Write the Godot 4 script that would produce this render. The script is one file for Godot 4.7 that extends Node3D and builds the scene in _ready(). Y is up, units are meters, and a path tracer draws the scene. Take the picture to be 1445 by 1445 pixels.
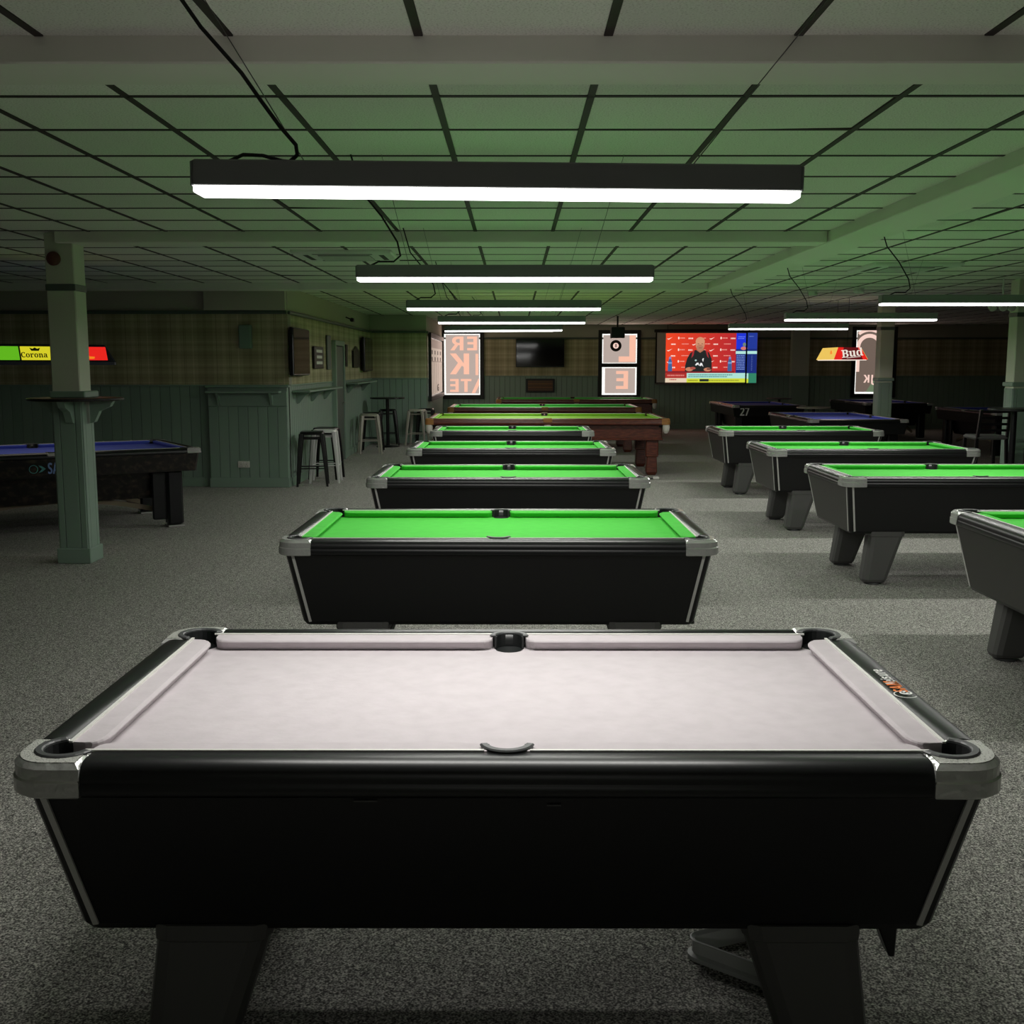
extends Node3D
# ---------------------------------------------------------------- mesh helpers
class MB:
	var v := PackedVector3Array()
	var n := PackedInt32Array()
	var t := Transform3D()
	func put(tri: PackedVector3Array, sg: int) -> void:
		var c := Vector3.ZERO
		for p in tri: c += p
		c /= maxf(1.0, tri.size())
		var vol := 0.0
		for i in range(0, tri.size(), 3):
			vol += (tri[i] - c).dot((tri[i + 1] - c).cross(tri[i + 2] - c))
		var flip := vol > 0.0
		if t.basis.determinant() < 0.0: flip = not flip
		for i in range(0, tri.size(), 3):
			v.append(t * tri[i])
			v.append(t * (tri[i + 2] if flip else tri[i + 1]))
			v.append(t * (tri[i + 1] if flip else tri[i + 2]))
			n.append(sg)
	func at(x: Transform3D) -> MB:
		t = x
		return self
	func box(c: Vector3, s: Vector3) -> MB:
		var h := s / 2
		var r := []
		for y in [-h.y, h.y]:
			r.append(PackedVector3Array([c + Vector3(-h.x, y, -h.z), c + Vector3(h.x, y, -h.z), c + Vector3(h.x, y, h.z), c + Vector3(-h.x, y, h.z)]))
		return loft(r, -1)
	func cb(c: Vector3, s: Vector3, b: float) -> MB:
		var r := []
		for q in [[-s.y / 2, b], [-s.y / 2 + b, 0.0], [s.y / 2 - b, 0.0], [s.y / 2, b]]:
			r.append(rr(c.x - s.x / 2 + q[1], c.x + s.x / 2 - q[1], c.z - s.z / 2 + q[1], c.z + s.z / 2 - q[1], c.y + q[0], b, 1))
		return loft(r, -1)
	static func rr(x0: float, x1: float, z0: float, z1: float, y: float, rad: float, k := 1) -> PackedVector3Array:
		var p := PackedVector3Array()
		var cs := [[x1 - rad, z1 - rad, 0.0], [x0 + rad, z1 - rad, 0.5 * PI], [x0 + rad, z0 + rad, PI], [x1 - rad, z0 + rad, 1.5 * PI]]
		for q in cs:
			for i in k + 1:
				var a: float = q[2] + 0.5 * PI * i / k
				p.append(Vector3(q[0] + rad * cos(a), y, q[1] + rad * sin(a)))
		return p
	func loft(rings: Array, sg: int, caps := true, closed := true) -> MB:
		var tri := PackedVector3Array()
		for i in rings.size() - 1:
			var a: PackedVector3Array = rings[i]
			var b: PackedVector3Array = rings[i + 1]
			var m := a.size()
			for j in (m if closed else m - 1):
				var k := (j + 1) % m
				if not a[j].is_equal_approx(a[k]): tri.append_array([a[j], a[k], b[k]])
				if not b[j].is_equal_approx(b[k]): tri.append_array([a[j], b[k], b[j]])
		var split := tri.size()
		if caps:
			for e in [0, rings.size() - 1]:
				var a: PackedVector3Array = rings[e]
				var c := Vector3.ZERO
				for p in a: c += p
				c /= a.size()
				for j in a.size():
					var k := (j + 1) % a.size()
					if a[j].is_equal_approx(a[k]) or a[j].is_equal_approx(c): continue
					if e == 0: tri.append_array([a[k], a[j], c])
					else: tri.append_array([a[j], a[k], c])
		var before := n.size()
		put(tri, sg)
		for i in range(before + split / 3, n.size()): n[i] = -1
		return self
	func lathe(profile: Array, seg: int, c := Vector3.ZERO, sg := 0) -> MB:
		var r := []
		for q in profile:
			var ring := PackedVector3Array()
			for i in seg:
				var a := TAU * i / seg
				ring.append(c + Vector3(q[0] * cos(a), q[1], q[0] * sin(a)))
			r.append(ring)
		return loft(r, sg)
	func tube(path: Array, rad: float, k := 6) -> MB:
		var r := []
		var up := Vector3(0.31, 0.2, 0.93)
		for i in path.size():
			var d: Vector3 = (path[mini(i + 1, path.size() - 1)] - path[maxi(i - 1, 0)]).normalized()
			var s := d.cross(up).normalized()
			var w := s.cross(d).normalized()
			var ring := PackedVector3Array()
			for j in k:
				var a := TAU * j / k
				ring.append(path[i] + (s * cos(a) + w * sin(a)) * rad)
			r.append(ring)
		return loft(r, 0)
	func bar(a: Vector3, b: Vector3, w: float, h: float) -> MB:
		var d := (b - a).normalized()
		var s := d.cross(Vector3.UP if absf(d.y) < 0.9 else Vector3.BACK).normalized() * w / 2
		var u := s.cross(d).normalized() * h / 2
		return loft([PackedVector3Array([a - s - u, a + s - u, a + s + u, a - s + u]), PackedVector3Array([b - s - u, b + s - u, b + s + u, b - s + u])], -1)
	static func inset(p: PackedVector2Array, b: float) -> PackedVector2Array:
		var o := PackedVector2Array()
		var area := 0.0
		for i in p.size(): area += p[i].cross(p[(i + 1) % p.size()])
		var sgn := 1.0 if area > 0 else -1.0
		for i in p.size():
			var e1 := (p[i] - p[(i + p.size() - 1) % p.size()]).normalized()
			var e2 := (p[(i + 1) % p.size()] - p[i]).normalized()
			var nn := (Vector2(-e1.y, e1.x) + Vector2(-e2.y, e2.x)) * sgn
			nn = nn / maxf(0.5, nn.length_squared() / 2.0) if nn.length() > 0.01 else Vector2.ZERO
			o.append(p[i] + nn * b)
		return o
	# a plan outline (x, z) stood up from y0 to y1 with a bevelled top
	func prism(p: PackedVector2Array, y0: float, y1: float, bev := 0.0, bev0 := 0.0) -> MB:
		var levels := []
		if bev0 > 0: levels.append([inset(p, bev0), y0])
		levels.append([p, y0 + bev0])
		levels.append([p, y1 - bev])
		if bev > 0: levels.append([inset(p, bev), y1])
		var tri := PackedVector3Array()
		for i in levels.size() - 1:
			var a: PackedVector2Array = levels[i][0]
			var b: PackedVector2Array = levels[i + 1][0]
			for j in p.size():
				var k := (j + 1) % p.size()
				var a0 := Vector3(a[j].x, levels[i][1], a[j].y)
				var a1 := Vector3(a[k].x, levels[i][1], a[k].y)
				var b0 := Vector3(b[j].x, levels[i + 1][1], b[j].y)
				var b1 := Vector3(b[k].x, levels[i + 1][1], b[k].y)
				tri.append_array([a0, a1, b1, a0, b1, b0])
		var ccw := not Geometry2D.is_polygon_clockwise(p)
		for e in [0, levels.size() - 1]:
			var q: PackedVector2Array = levels[e][0]
			var ix := Geometry2D.triangulate_polygon(q)
			for i in range(0, ix.size(), 3):
				var w := [q[ix[i]], q[ix[i + 1]], q[ix[i + 2]]]
				var m := []
				for z in w: m.append(Vector3(z.x, levels[e][1], z.y))
				var up: bool = (m[1] - m[0]).cross(m[2] - m[0]).y > 0
				# side quads above run so that for a ccw plan their cross product points inward
				var want_up: bool = (e == 0) == ccw
				if up != want_up: m.reverse()
				tri.append_array(m)
		put(tri, -1)
		return self
	func mesh() -> ArrayMesh:
		var st := SurfaceTool.new()
		st.begin(Mesh.PRIMITIVE_TRIANGLES)
		for i in n.size():
			st.set_smooth_group(n[i])
			for j in 3: st.add_vertex(v[i * 3 + j])
		st.generate_normals()
		return st.commit()

var taken := {}
func numbered(s: String) -> String:
	var k: int = taken.get(s, -1) + 1
	taken[s] = k
	return s if k == 0 else "%s_%03d" % [s, k]
func mb() -> MB: return MB.new()
func P(x: float, y: float, d: float) -> Vector3: return Vector3(x, y, -d)
func obj(called: String, b, m: Material, parent: Node = self) -> MeshInstance3D:
	var o := MeshInstance3D.new()
	o.name = numbered(called) if parent == self else called
	o.mesh = b.mesh() if b is MB else b
	o.material_override = m
	parent.add_child(o, true)
	return o
func tag(o: Node, label: String, category: String, group := "") -> Node:
	o.set_meta("label", label)
	o.set_meta("category", category)
	if group: o.set_meta("group", group)
	return o
func thing(called: String, label: String, category: String, at := Vector3.ZERO, turn := 0.0, group := "") -> Node3D:
	var o := Node3D.new()
	o.name = numbered(called)
	add_child(o)
	o.position = at
	o.rotation.y = deg_to_rad(turn)
	tag(o, label, category, group)
	return o
func struct(called: String, label: String, at := Vector3.ZERO) -> Node3D:
	var o := Node3D.new()
	o.name = numbered(called)
	add_child(o)
	o.position = at
	o.set_meta("kind", "structure")
	o.set_meta("label", label)
	return o
func copy(src: Node3D, label: String, at: Vector3, turn := 0.0) -> Node3D:
	var base: String = src.name
	var cut := RegEx.create_from_string("_\\d{3}$").sub(base, "")
	var r: Node3D = src.duplicate()
	r.name = numbered(cut)
	add_child(r)
	r.position = at
	r.rotation.y = deg_to_rad(turn)
	r.set_meta("label", label)
	return r
# a flat printed face with texture coordinates, its own small thickness behind it
func face(w: float, h: float) -> ArrayMesh:
	var st := SurfaceTool.new()
	st.begin(Mesh.PRIMITIVE_TRIANGLES)
	for q in [[0, 0], [0, 1], [1, 1], [0, 0], [1, 1], [1, 0]]:
		st.set_uv(Vector2(q[0], 1 - q[1]))
		st.set_normal(Vector3(0, 0, 1))
		st.add_vertex(Vector3((q[0] - 0.5) * w, (q[1] - 0.5) * h, 0))
	return st.commit()
func letters(called: String, words: String, height: float, m: Material, parent: Node, xf: Transform3D, serif := false, depth := 0.004, weight := 700) -> MeshInstance3D:
	var f := SystemFont.new()
	f.font_names = PackedStringArray(["Droid Serif" if serif else "Droid Sans"])
	f.font_weight = weight
	var t := TextMesh.new()
	t.text = words
	t.font = f
	t.font_size = 48
	t.pixel_size = height / 34.0
	t.depth = depth
	t.curve_step = 1.0
	var o := obj(called, t, m, parent)
	o.transform = xf
	return o

# ---------------------------------------------------------------- materials
var M := {}
func rgb(r: float, g: float, b: float) -> Color: return Color(r / 255.0, g / 255.0, b / 255.0)
func mat(called: String, c: Color, rough := 0.6, metal := 0.0) -> StandardMaterial3D:
	var m := StandardMaterial3D.new()
	m.resource_name = called
	m.albedo_color = c
	m.roughness = rough
	m.metallic = metal
	M[called] = m
	return m
func noise_tex(size: int, freq: float, kind: int, ramp: Array, seed_ := 1, octaves := 3) -> NoiseTexture2D:
	var f := FastNoiseLite.new()
	f.seed = seed_
	f.noise_type = kind as FastNoiseLite.NoiseType
	f.frequency = freq
	f.fractal_octaves = octaves
	var t := NoiseTexture2D.new()
	t.width = size
	t.height = size
	t.seamless = true
	t.noise = f
	var g := Gradient.new()
	var off := PackedFloat32Array()
	var col := PackedColorArray()
	for r in ramp:
		off.append(r[0])
		col.append(r[1])
	g.offsets = off
	g.colors = col
	t.color_ramp = g
	return t
func bump_tex(size: int, freq: float, strength: float, seed_ := 2, kind := FastNoiseLite.TYPE_SIMPLEX_SMOOTH) -> NoiseTexture2D:
	var f := FastNoiseLite.new()
	f.seed = seed_
	f.noise_type = kind
	f.frequency = freq
	var t := NoiseTexture2D.new()
	t.width = size
	t.height = size
	t.seamless = true
	t.noise = f
	t.as_normal_map = true
	t.bump_strength = strength
	return t
func tri_map(m: StandardMaterial3D, repeat: float) -> StandardMaterial3D:
	m.uv1_triplanar = true
	m.uv1_world_triplanar = true
	m.uv1_scale = Vector3.ONE / repeat
	return m
func grey(k: float) -> Color: return Color(k, k, k)
func glow(called: String, c: Color, energy: float) -> StandardMaterial3D:
	var m := mat(called, c * 0.6, 0.5)
	m.albedo_color.a = 1.0
	m.emission_enabled = true
	m.emission = c
	m.emission_energy_multiplier = energy
	return m
func picture(called: String, im: Image, energy: float, rough := 0.5) -> StandardMaterial3D:
	var m := mat(called, Color.WHITE, rough)
	var t := ImageTexture.create_from_image(im)
	if energy > 0:
		m.albedo_color = grey(0.2)
		m.emission_enabled = true
		m.emission = Color.BLACK
		m.emission_texture = t
		m.emission_energy_multiplier = energy
	else:
		m.albedo_texture = t
	return m
func carpet_image() -> Image:
	# short tufts, each its own tone, some paired along the weave
	var s := 640
	var rng := RandomNumberGenerator.new()
	rng.seed = 3
	var f := PackedFloat32Array()
	f.resize(s * s)
	for i in s * s: f[i] = rng.randf()
	var im := Image.create(s, s, false, Image.FORMAT_RGB8)
	for y in s:
		for x in s:
			var a := f[y * s + x] * 0.42 + f[y * s + (x + 1) % s] * 0.26 + f[((y + 1) % s) * s + x] * 0.20 + f[((y + 1) % s) * s + (x + 1) % s] * 0.12
			var k := clampf((a - 0.5) * 1.9 + 0.48, 0.0, 1.0)
			var v := 0.20 + 0.66 * k
			im.set_pixel(x, y, Color(v, v * 0.993, v * 0.95))
	return im
func plaid_image() -> Image:
	var s := 256
	var pr := PackedFloat32Array()
	for i in s:
		var u := float(i) / s
		var k := 1.0
		if u < 0.34: k = 0.86
		if u > 0.13 and u < 0.20: k = 0.76
		if absf(u - 0.42) < 0.008: k = 0.66
		if u > 0.54 and u < 0.62: k = 1.12
		if absf(u - 0.70) < 0.008 or absf(u - 0.74) < 0.006: k = 0.70
		if absf(u - 0.90) < 0.012: k = 1.2
		pr.append(k)
	var im := Image.create(s, s, false, Image.FORMAT_RGB8)
	for y in s:
		for x in s:
			var k := pr[x] * 0.55 + pr[(y * 2) % s] * 0.45
			k *= 0.97 + 0.06 * float((x + y) % 3) / 2.0
			im.set_pixel(x, y, Color(0.70 * k, 0.66 * k, 0.53 * k * (0.75 + 0.25 * k)))
	return im
func materials() -> void:
	# carpet: mid grey cut pile with light and dark flecks
	var c := mat("carpet", Color.WHITE, 0.95)
	c.albedo_texture = ImageTexture.create_from_image(carpet_image())
	tri_map(c, 1.5)
	for t in 3:
		var k: float = [1.0, 0.95, 0.985][t]
		var tile := mat("tile%d" % t, Color(k, k, k * 0.985), 0.9)
		tile.albedo_texture = noise_tex(512, 0.12, FastNoiseLite.TYPE_SIMPLEX, [[0.0, rgb(175, 173, 165)], [0.25, rgb(226, 226, 220)], [1.0, rgb(238, 238, 233)]], 4, 2)
		tri_map(tile, 0.8)
	mat("grid", rgb(46, 36, 34), 0.7)
	mat("beam", rgb(222, 222, 210), 0.7)
	mat("plaster", rgb(176, 171, 156), 0.85)
	mat("sage", rgb(128, 150, 135), 0.5)
	mat("sage_b", rgb(123, 145, 131), 0.5)
	mat("rail", rgb(82, 94, 86), 0.45)
	mat("column_paint", rgb(196, 199, 180), 0.6)
	var pl := mat("plaid", Color.WHITE, 0.75)
	pl.albedo_texture = ImageTexture.create_from_image(plaid_image())
	tri_map(pl, 0.62)
	# tables
	mat("black", rgb(13, 14, 17), 0.33)
	mat("panel", rgb(12, 13, 15), 0.42)
	mat("end_grey", rgb(46, 45, 42), 0.45)
	mat("rail_black", rgb(17, 19, 20), 0.36)
	mat("leg_black", rgb(80, 80, 78), 0.55)
	mat("liner", rgb(24, 27, 27), 0.5)
	mat("lip", rgb(70, 72, 72), 0.45)
	mat("trim", rgb(206, 206, 202), 0.35, 0.15)
	mat("piping", rgb(214, 214, 208), 0.4)
	var ch := mat("casting", rgb(216, 218, 214), 0.2, 0.55)
	ch.normal_enabled = true
	ch.normal_texture = bump_tex(512, 0.035, 5.0, 8)
	ch.normal_scale = 0.35
	tri_map(ch, 0.5)
	var hm := mat("hammered", rgb(196, 198, 194), 0.4, 0.15)
	hm.albedo_texture = noise_tex(512, 0.07, FastNoiseLite.TYPE_CELLULAR, [[0.0, rgb(250, 250, 245)], [0.6, rgb(220, 220, 215)], [0.8, rgb(95, 96, 92)], [1.0, rgb(60, 60, 58)]], 5, 1)
	hm.normal_enabled = true
	hm.normal_texture = bump_tex(512, 0.07, 8.0, 5, FastNoiseLite.TYPE_CELLULAR)
	hm.normal_scale = 0.6
	tri_map(hm, 0.15)
	mat("chrome", rgb(215, 215, 212), 0.18, 0.6)
	for q in [["cloth_white", rgb(190, 183, 186)], ["cloth_green", rgb(66, 182, 56)], ["cloth_blue", rgb(78, 92, 190)], ["cloth_olive", rgb(140, 196, 52)], ["cloth_snooker", rgb(84, 196, 84)]]:
		var cl := mat(q[0], q[1], 0.55 if q[0] in ["cloth_olive", "cloth_snooker"] else 0.9)
		cl.albedo_texture = noise_tex(512, 0.02, FastNoiseLite.TYPE_SIMPLEX_SMOOTH, [[0.0, grey(0.955)], [0.5, grey(0.98)], [1.0, grey(1.0)]], 21, 5)
		cl.normal_enabled = true
		cl.normal_texture = bump_tex(512, 0.012, 3.0, 31)
		cl.normal_scale = 0.35
		tri_map(cl, 0.9)
	var mh := mat("mahogany", Color.WHITE, 0.35)
	mh.albedo_texture = noise_tex(512, 0.02, FastNoiseLite.TYPE_SIMPLEX, [[0.0, rgb(58, 26, 17)], [0.5, rgb(88, 42, 28)], [1.0, rgb(112, 58, 38)]], 6, 4)
	tri_map(mh, 0.7)
	mh.uv1_scale = Vector3(0.6, 5.0, 0.6)
	mat("leather", rgb(150, 105, 52), 0.6)
	mat("net", rgb(200, 196, 186), 0.8)
	var mb_ := mat("marbled", Color.WHITE, 0.3)
	mb_.albedo_texture = noise_tex(512, 0.02, FastNoiseLite.TYPE_SIMPLEX, [[0.0, rgb(14, 13, 13)], [0.55, rgb(22, 20, 19)], [0.75, rgb(58, 48, 40)], [1.0, rgb(84, 70, 58)]], 9, 4)
	tri_map(mb_, 1.0)
	mat("tan", rgb(120, 108, 88), 0.6)
	# lamps, screens, odds and ends
	mat("housing", rgb(120, 123, 122), 0.5, 0.2)
	glow("lamp_glow", rgb(255, 255, 252), 5.0)
	mat("cable", rgb(20, 20, 20), 0.6)
	mat("wire", rgb(120, 122, 118), 0.4, 0.8)
	mat("metal_white", rgb(206, 207, 204), 0.35, 0.1)
	mat("metal_pale", rgb(178, 174, 162), 0.35, 0.25)
	mat("metal_black", rgb(18, 18, 19), 0.3, 0.2)
	mat("white_plastic", rgb(205, 203, 196), 0.5)
	mat("tv_black", rgb(12, 12, 14), 0.3)
	mat("tv_glass", rgb(7, 8, 11), 0.06)
	mat("frame_black", rgb(16, 16, 17), 0.5)
	mat("brown_wood", rgb(92, 64, 40), 0.5)
	mat("ac_white", rgb(206, 208, 202), 0.5)
	mat("dark_slot", rgb(40, 42, 40), 0.7)
	mat("bell", rgb(96, 52, 40), 0.5)
	mat("grey_plastic", rgb(205, 208, 205), 0.4)
	mat("screen_edge", rgb(10, 10, 10), 0.6)
	mat("screen_cloth", rgb(190, 192, 186), 0.8)
	mat("print_white", rgb(222, 222, 218), 0.5)
	mat("print_orange", rgb(226, 120, 48), 0.5)
	mat("print_blue", rgb(110, 140, 190), 0.5)
	mat("print_teal", rgb(70, 140, 140), 0.5)
	mat("print_grey", rgb(236, 236, 234), 0.5)
	mat("glass", Color(0.8, 0.85, 0.85, 0.12), 0.05).transparency = BaseMaterial3D.TRANSPARENCY_ALPHA
	glow("window_film", rgb(176, 160, 152), 1.0)
	glow("window_print", rgb(240, 184, 160), 1.0)
	glow("window_daylight", rgb(255, 255, 250), 1.3)
	glow("window_pale", rgb(168, 152, 138), 0.8)
	glow("window_taupe", rgb(120, 104, 94), 0.8)
	glow("window_pink", rgb(244, 208, 196), 0.95)
	glow("window_green", rgb(120, 140, 110), 0.7)
	mat("window_dark", rgb(34, 28, 26), 0.6)
	glow("sign_yellow", rgb(214, 206, 40), 0.9)
	glow("sign_green", rgb(96, 180, 30), 0.9)
	glow("sign_red", rgb(232, 36, 30), 0.9)
	glow("sign_amber", rgb(236, 196, 92), 0.9)
	glow("sign_wine", rgb(96, 14, 20), 0.9)
	glow("sign_white", rgb(236, 226, 214), 0.9)
	glow("sign_orange", rgb(240, 130, 30), 0.9)
	mat("sign_ink", rgb(52, 46, 20), 0.6)
	mat("sign_case", rgb(18, 20, 44), 0.4)

# ---------------------------------------------------------------- setting
const CEIL := 2.74
const TX0 := 0.309
const TD0 := 5.188
const PITCH := 0.626
func camera_light() -> void:
	var cam := Camera3D.new()
	cam.name = "camera"
	cam.fov = 50.553
	cam.near = 0.05
	cam.far = 200.0
	add_child(cam)
	cam.position = Vector3(0, 1.66, 0)
	cam.rotation = Vector3(-atan(206.0 / 1530.0), atan(3.5 / 1530.0), 0)
	cam.current = true
	var e := Environment.new()
	e.background_mode = Environment.BG_COLOR
	e.background_color = rgb(150, 160, 170)
	e.background_energy_multiplier = 1.0
	e.tonemap_mode = Environment.TONE_MAPPER_LINEAR
	e.tonemap_exposure = 1.07
	e.sdfgi_enabled = true
	e.ssao_enabled = true
	e.ssil_enabled = true
	var w := WorldEnvironment.new()
	w.name = "environment"
	w.environment = e
	add_child(w)
const LAMP_ENERGY := 2.8

func project(p: Vector3) -> Vector3:
	var th := atan(206.0 / 1530.0)
	var d := -p.z
	var u := p.y - 1.66
	var zc := d * cos(th) - u * sin(th)
	var yc := u * cos(th) + d * sin(th)
	return Vector3(726 + 1530 * p.x / zc, 722.5 - 1530 * yc / zc, zc)

func shell() -> void:
	var fl := struct("floor", "grey flecked carpet over the whole hall")
	obj("carpet", mb().box(P(2.3, -0.1, 12.0), Vector3(23.6, 0.2, 36.4)), M.carpet, fl)
	var ce := struct("ceiling", "suspended ceiling of pale tiles with dark gaps")
	obj("grid", mb().box(P(2.3, CEIL + 0.10, 12.0), Vector3(23.6, 0.14, 36.4)), M.grid, ce)
	# tiles: gaps are wide along the hall and narrow across it
	var all := []
	var rng := RandomNumberGenerator.new()
	rng.seed = 5
	for i in range(-18, 22):
		for j in range(-17, 39):
			var x := TX0 + (i + 0.5) * PITCH
			var d := TD0 + (j + 0.5) * PITCH
			if x < -9.3 or x > 13.9 or d > 29.0 or d < -5.8: continue
			if d > 14.9 and x < -3.2: continue
			if d > 23.5 and x < -2.0: continue
			var c := P(x, CEIL, d)
			var s := project(c)
			var score := -1.0
			if s.z > 0.5 and s.x > -150 and s.x < 1600 and s.y > -120: score = 1.0 / s.z / s.z / s.z
			var tilt := Vector3.ZERO
			if rng.randf() < 0.10: tilt = Vector3(rng.randf_range(-0.012, 0.012), 0, rng.randf_range(-0.016, 0.016))
			all.append([score, c, tilt, rng.randi() % 3])
	all.sort_custom(func(a, b): return a[0] > b[0])
	var tm := mb().cb(Vector3(0, 0.009, 0), Vector3(PITCH - 0.029, 0.018, PITCH - 0.030), 0.003).mesh()
	var rest := []
	for k in all.size():
		var q = all[k]
		var xf := Transform3D(Basis.from_euler(q[2]), q[1])
		if k < 300:
			obj("ceiling_tile", tm, M["tile%d" % q[3]], ce).transform = xf
		else: rest.append(xf)
	var mm := MultiMesh.new()
	mm.transform_format = MultiMesh.TRANSFORM_3D
	mm.mesh = tm
	mm.instance_count = rest.size()
	for k in rest.size(): mm.set_instance_transform(k, rest[k])
	var mi := MultiMeshInstance3D.new()
	mi.name = "far_ceiling_tiles"
	mi.multimesh = mm
	mi.material_override = M.tile0
	mi.set_meta("kind", "stuff")
	ce.add_child(mi)
	for i in range(-15, 22):
		obj("grid_bar", mb().box(P(TX0 + i * PITCH, CEIL + 0.006, 12.0), Vector3(0.029, 0.018, 36.0)), M.grid, ce)
	for j in range(-17, 39):
		obj("grid_bar", mb().box(P(2.3, CEIL + 0.007, TD0 + j * PITCH), Vector3(23.4, 0.020, 0.026)), M.grid, ce)
	# boxed-in beams
	for q in [["near ceiling beam across the hall, closest to the viewer", 2.3, 3.89, 23.5, 0.28], ["second cream ceiling beam, starting at the shelf column", -0.6, 9.13, 6.26, 0.28], ["third cream ceiling beam, by the plaid wall corner", -3.4, 14.60, 11.9, 0.28]]:
		var bm := struct("trim_1", q[0])
		obj("beam", mb().cb(P(q[1], CEIL - 0.033, q[2]), Vector3(q[3], 0.11, q[4]), 0.006), M.beam, bm)
	var lb := struct("trim_2", "long cream ceiling beam running down the right of the hall")
	obj("beam", mb().cb(P(2.72, CEIL - 0.028, 4.4), Vector3(0.37, 0.12, 20.8), 0.006), M.beam, lb)

# a wall from a to b (x, d), seen from inside with a on the left: plaster, plaid paper, boards, rails, skirting
func wall(called: String, label: String, a: Vector2, b: Vector2, e0 := 0.2, e1 := 0.2, single := false, skip := Vector2(9, 9)) -> Node3D:
	var w := struct(called, label)
	var x := Vector3(b.x - a.x, 0, -(b.y - a.y))
	var len := x.length()
	x = x.normalized()
	w.transform = Transform3D(Basis(x, Vector3.UP, x.cross(Vector3.UP)), P(a.x, 0, a.y))
	obj("plaster", mb().box(Vector3((len - e0 + e1) / 2, 1.40, -0.115), Vector3(len + e0 + e1, 2.8, 0.2)), M.plaster, w)
	obj("wallpaper", mb().box(Vector3(len / 2, 1.885, -0.008), Vector3(len, 0.97, 0.016)), M.plaid, w)
	obj("picture_rail", mb().cb(Vector3(len / 2, 2.385, 0.012), Vector3(len, 0.045, 0.05), 0.008), M.rail, w)
	obj("dado_rail", mb().cb(Vector3(len / 2, 1.395, 0.006), Vector3(len, 0.022, 0.03), 0.004), M.sage, w)
	obj("baseboard", mb().cb(Vector3(len / 2, 0.06, 0.008), Vector3(len, 0.13, 0.03), 0.005), M.sage, w)
	obj("backing", mb().box(Vector3(len / 2, 0.70, -0.016), Vector3(len, 1.39, 0.008)), M.dark_slot, w)
	var k := int(round(len / 0.137))
	var bw := len / k
	if single:
		var bm := mb().cb(Vector3(0, 0.75, -0.006), Vector3(bw - 0.006, 1.27, 0.016), 0.003).mesh()
		for i in k:
			if (i + 0.5) * bw > skip.x and (i + 0.5) * bw < skip.y: continue
			obj("board", bm, M.sage if i % 3 else M.sage_b, w).position.x = (i + 0.5) * bw
	else:
		var bm := mb()
		for i in k:
			bm.cb(Vector3((i + 0.5) * bw, 0.75, -0.006), Vector3(bw - 0.006, 1.27, 0.016), 0.003)
		obj("boards", bm, M.sage, w).set_meta("kind", "stuff")
	return w

func column(label: String, x0: float, d0: float, collar := true) -> void:
	var s := 0.235
	var c := struct("column", label, P(x0 + s / 2, 0, d0 + s / 2))
	obj("shaft", mb().cb(Vector3(0, 2.05, 0), Vector3(s, 1.38, s), 0.008), M.column_paint, c)
	obj("core", mb().box(Vector3(0, 0.72, 0), Vector3(s - 0.01, 1.42, s - 0.01)), M.dark_slot, c)
	for f in 4:
		var t := Transform3D(Basis(Vector3.UP, f * PI / 2), Vector3.ZERO)
		for i in 3:
			var wd: float = [0.05, 0.125, 0.05][i]
			var px: float = [-0.0915, 0.0, 0.0915][i]
			var o := obj("board", mb().cb(Vector3(px, 0.75, s / 2 + 0.002), Vector3(wd, 1.26, 0.014), 0.003), M.sage, c)
			o.transform = t
	obj("baseboard", mb().cb(Vector3(0, 0.065, 0), Vector3(s + 0.05, 0.13, s + 0.05), 0.006), M.sage, c)
	if collar:
		obj("dado_rail", mb().cb(Vector3(0, 1.43, 0), Vector3(s + 0.05, 0.055, s + 0.05), 0.008), M.sage, c)
	obj("upper_band", mb().cb(Vector3(0, 2.30, 0), Vector3(s + 0.012, 0.055, s + 0.012), 0.004), M.rail, c)

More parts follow.
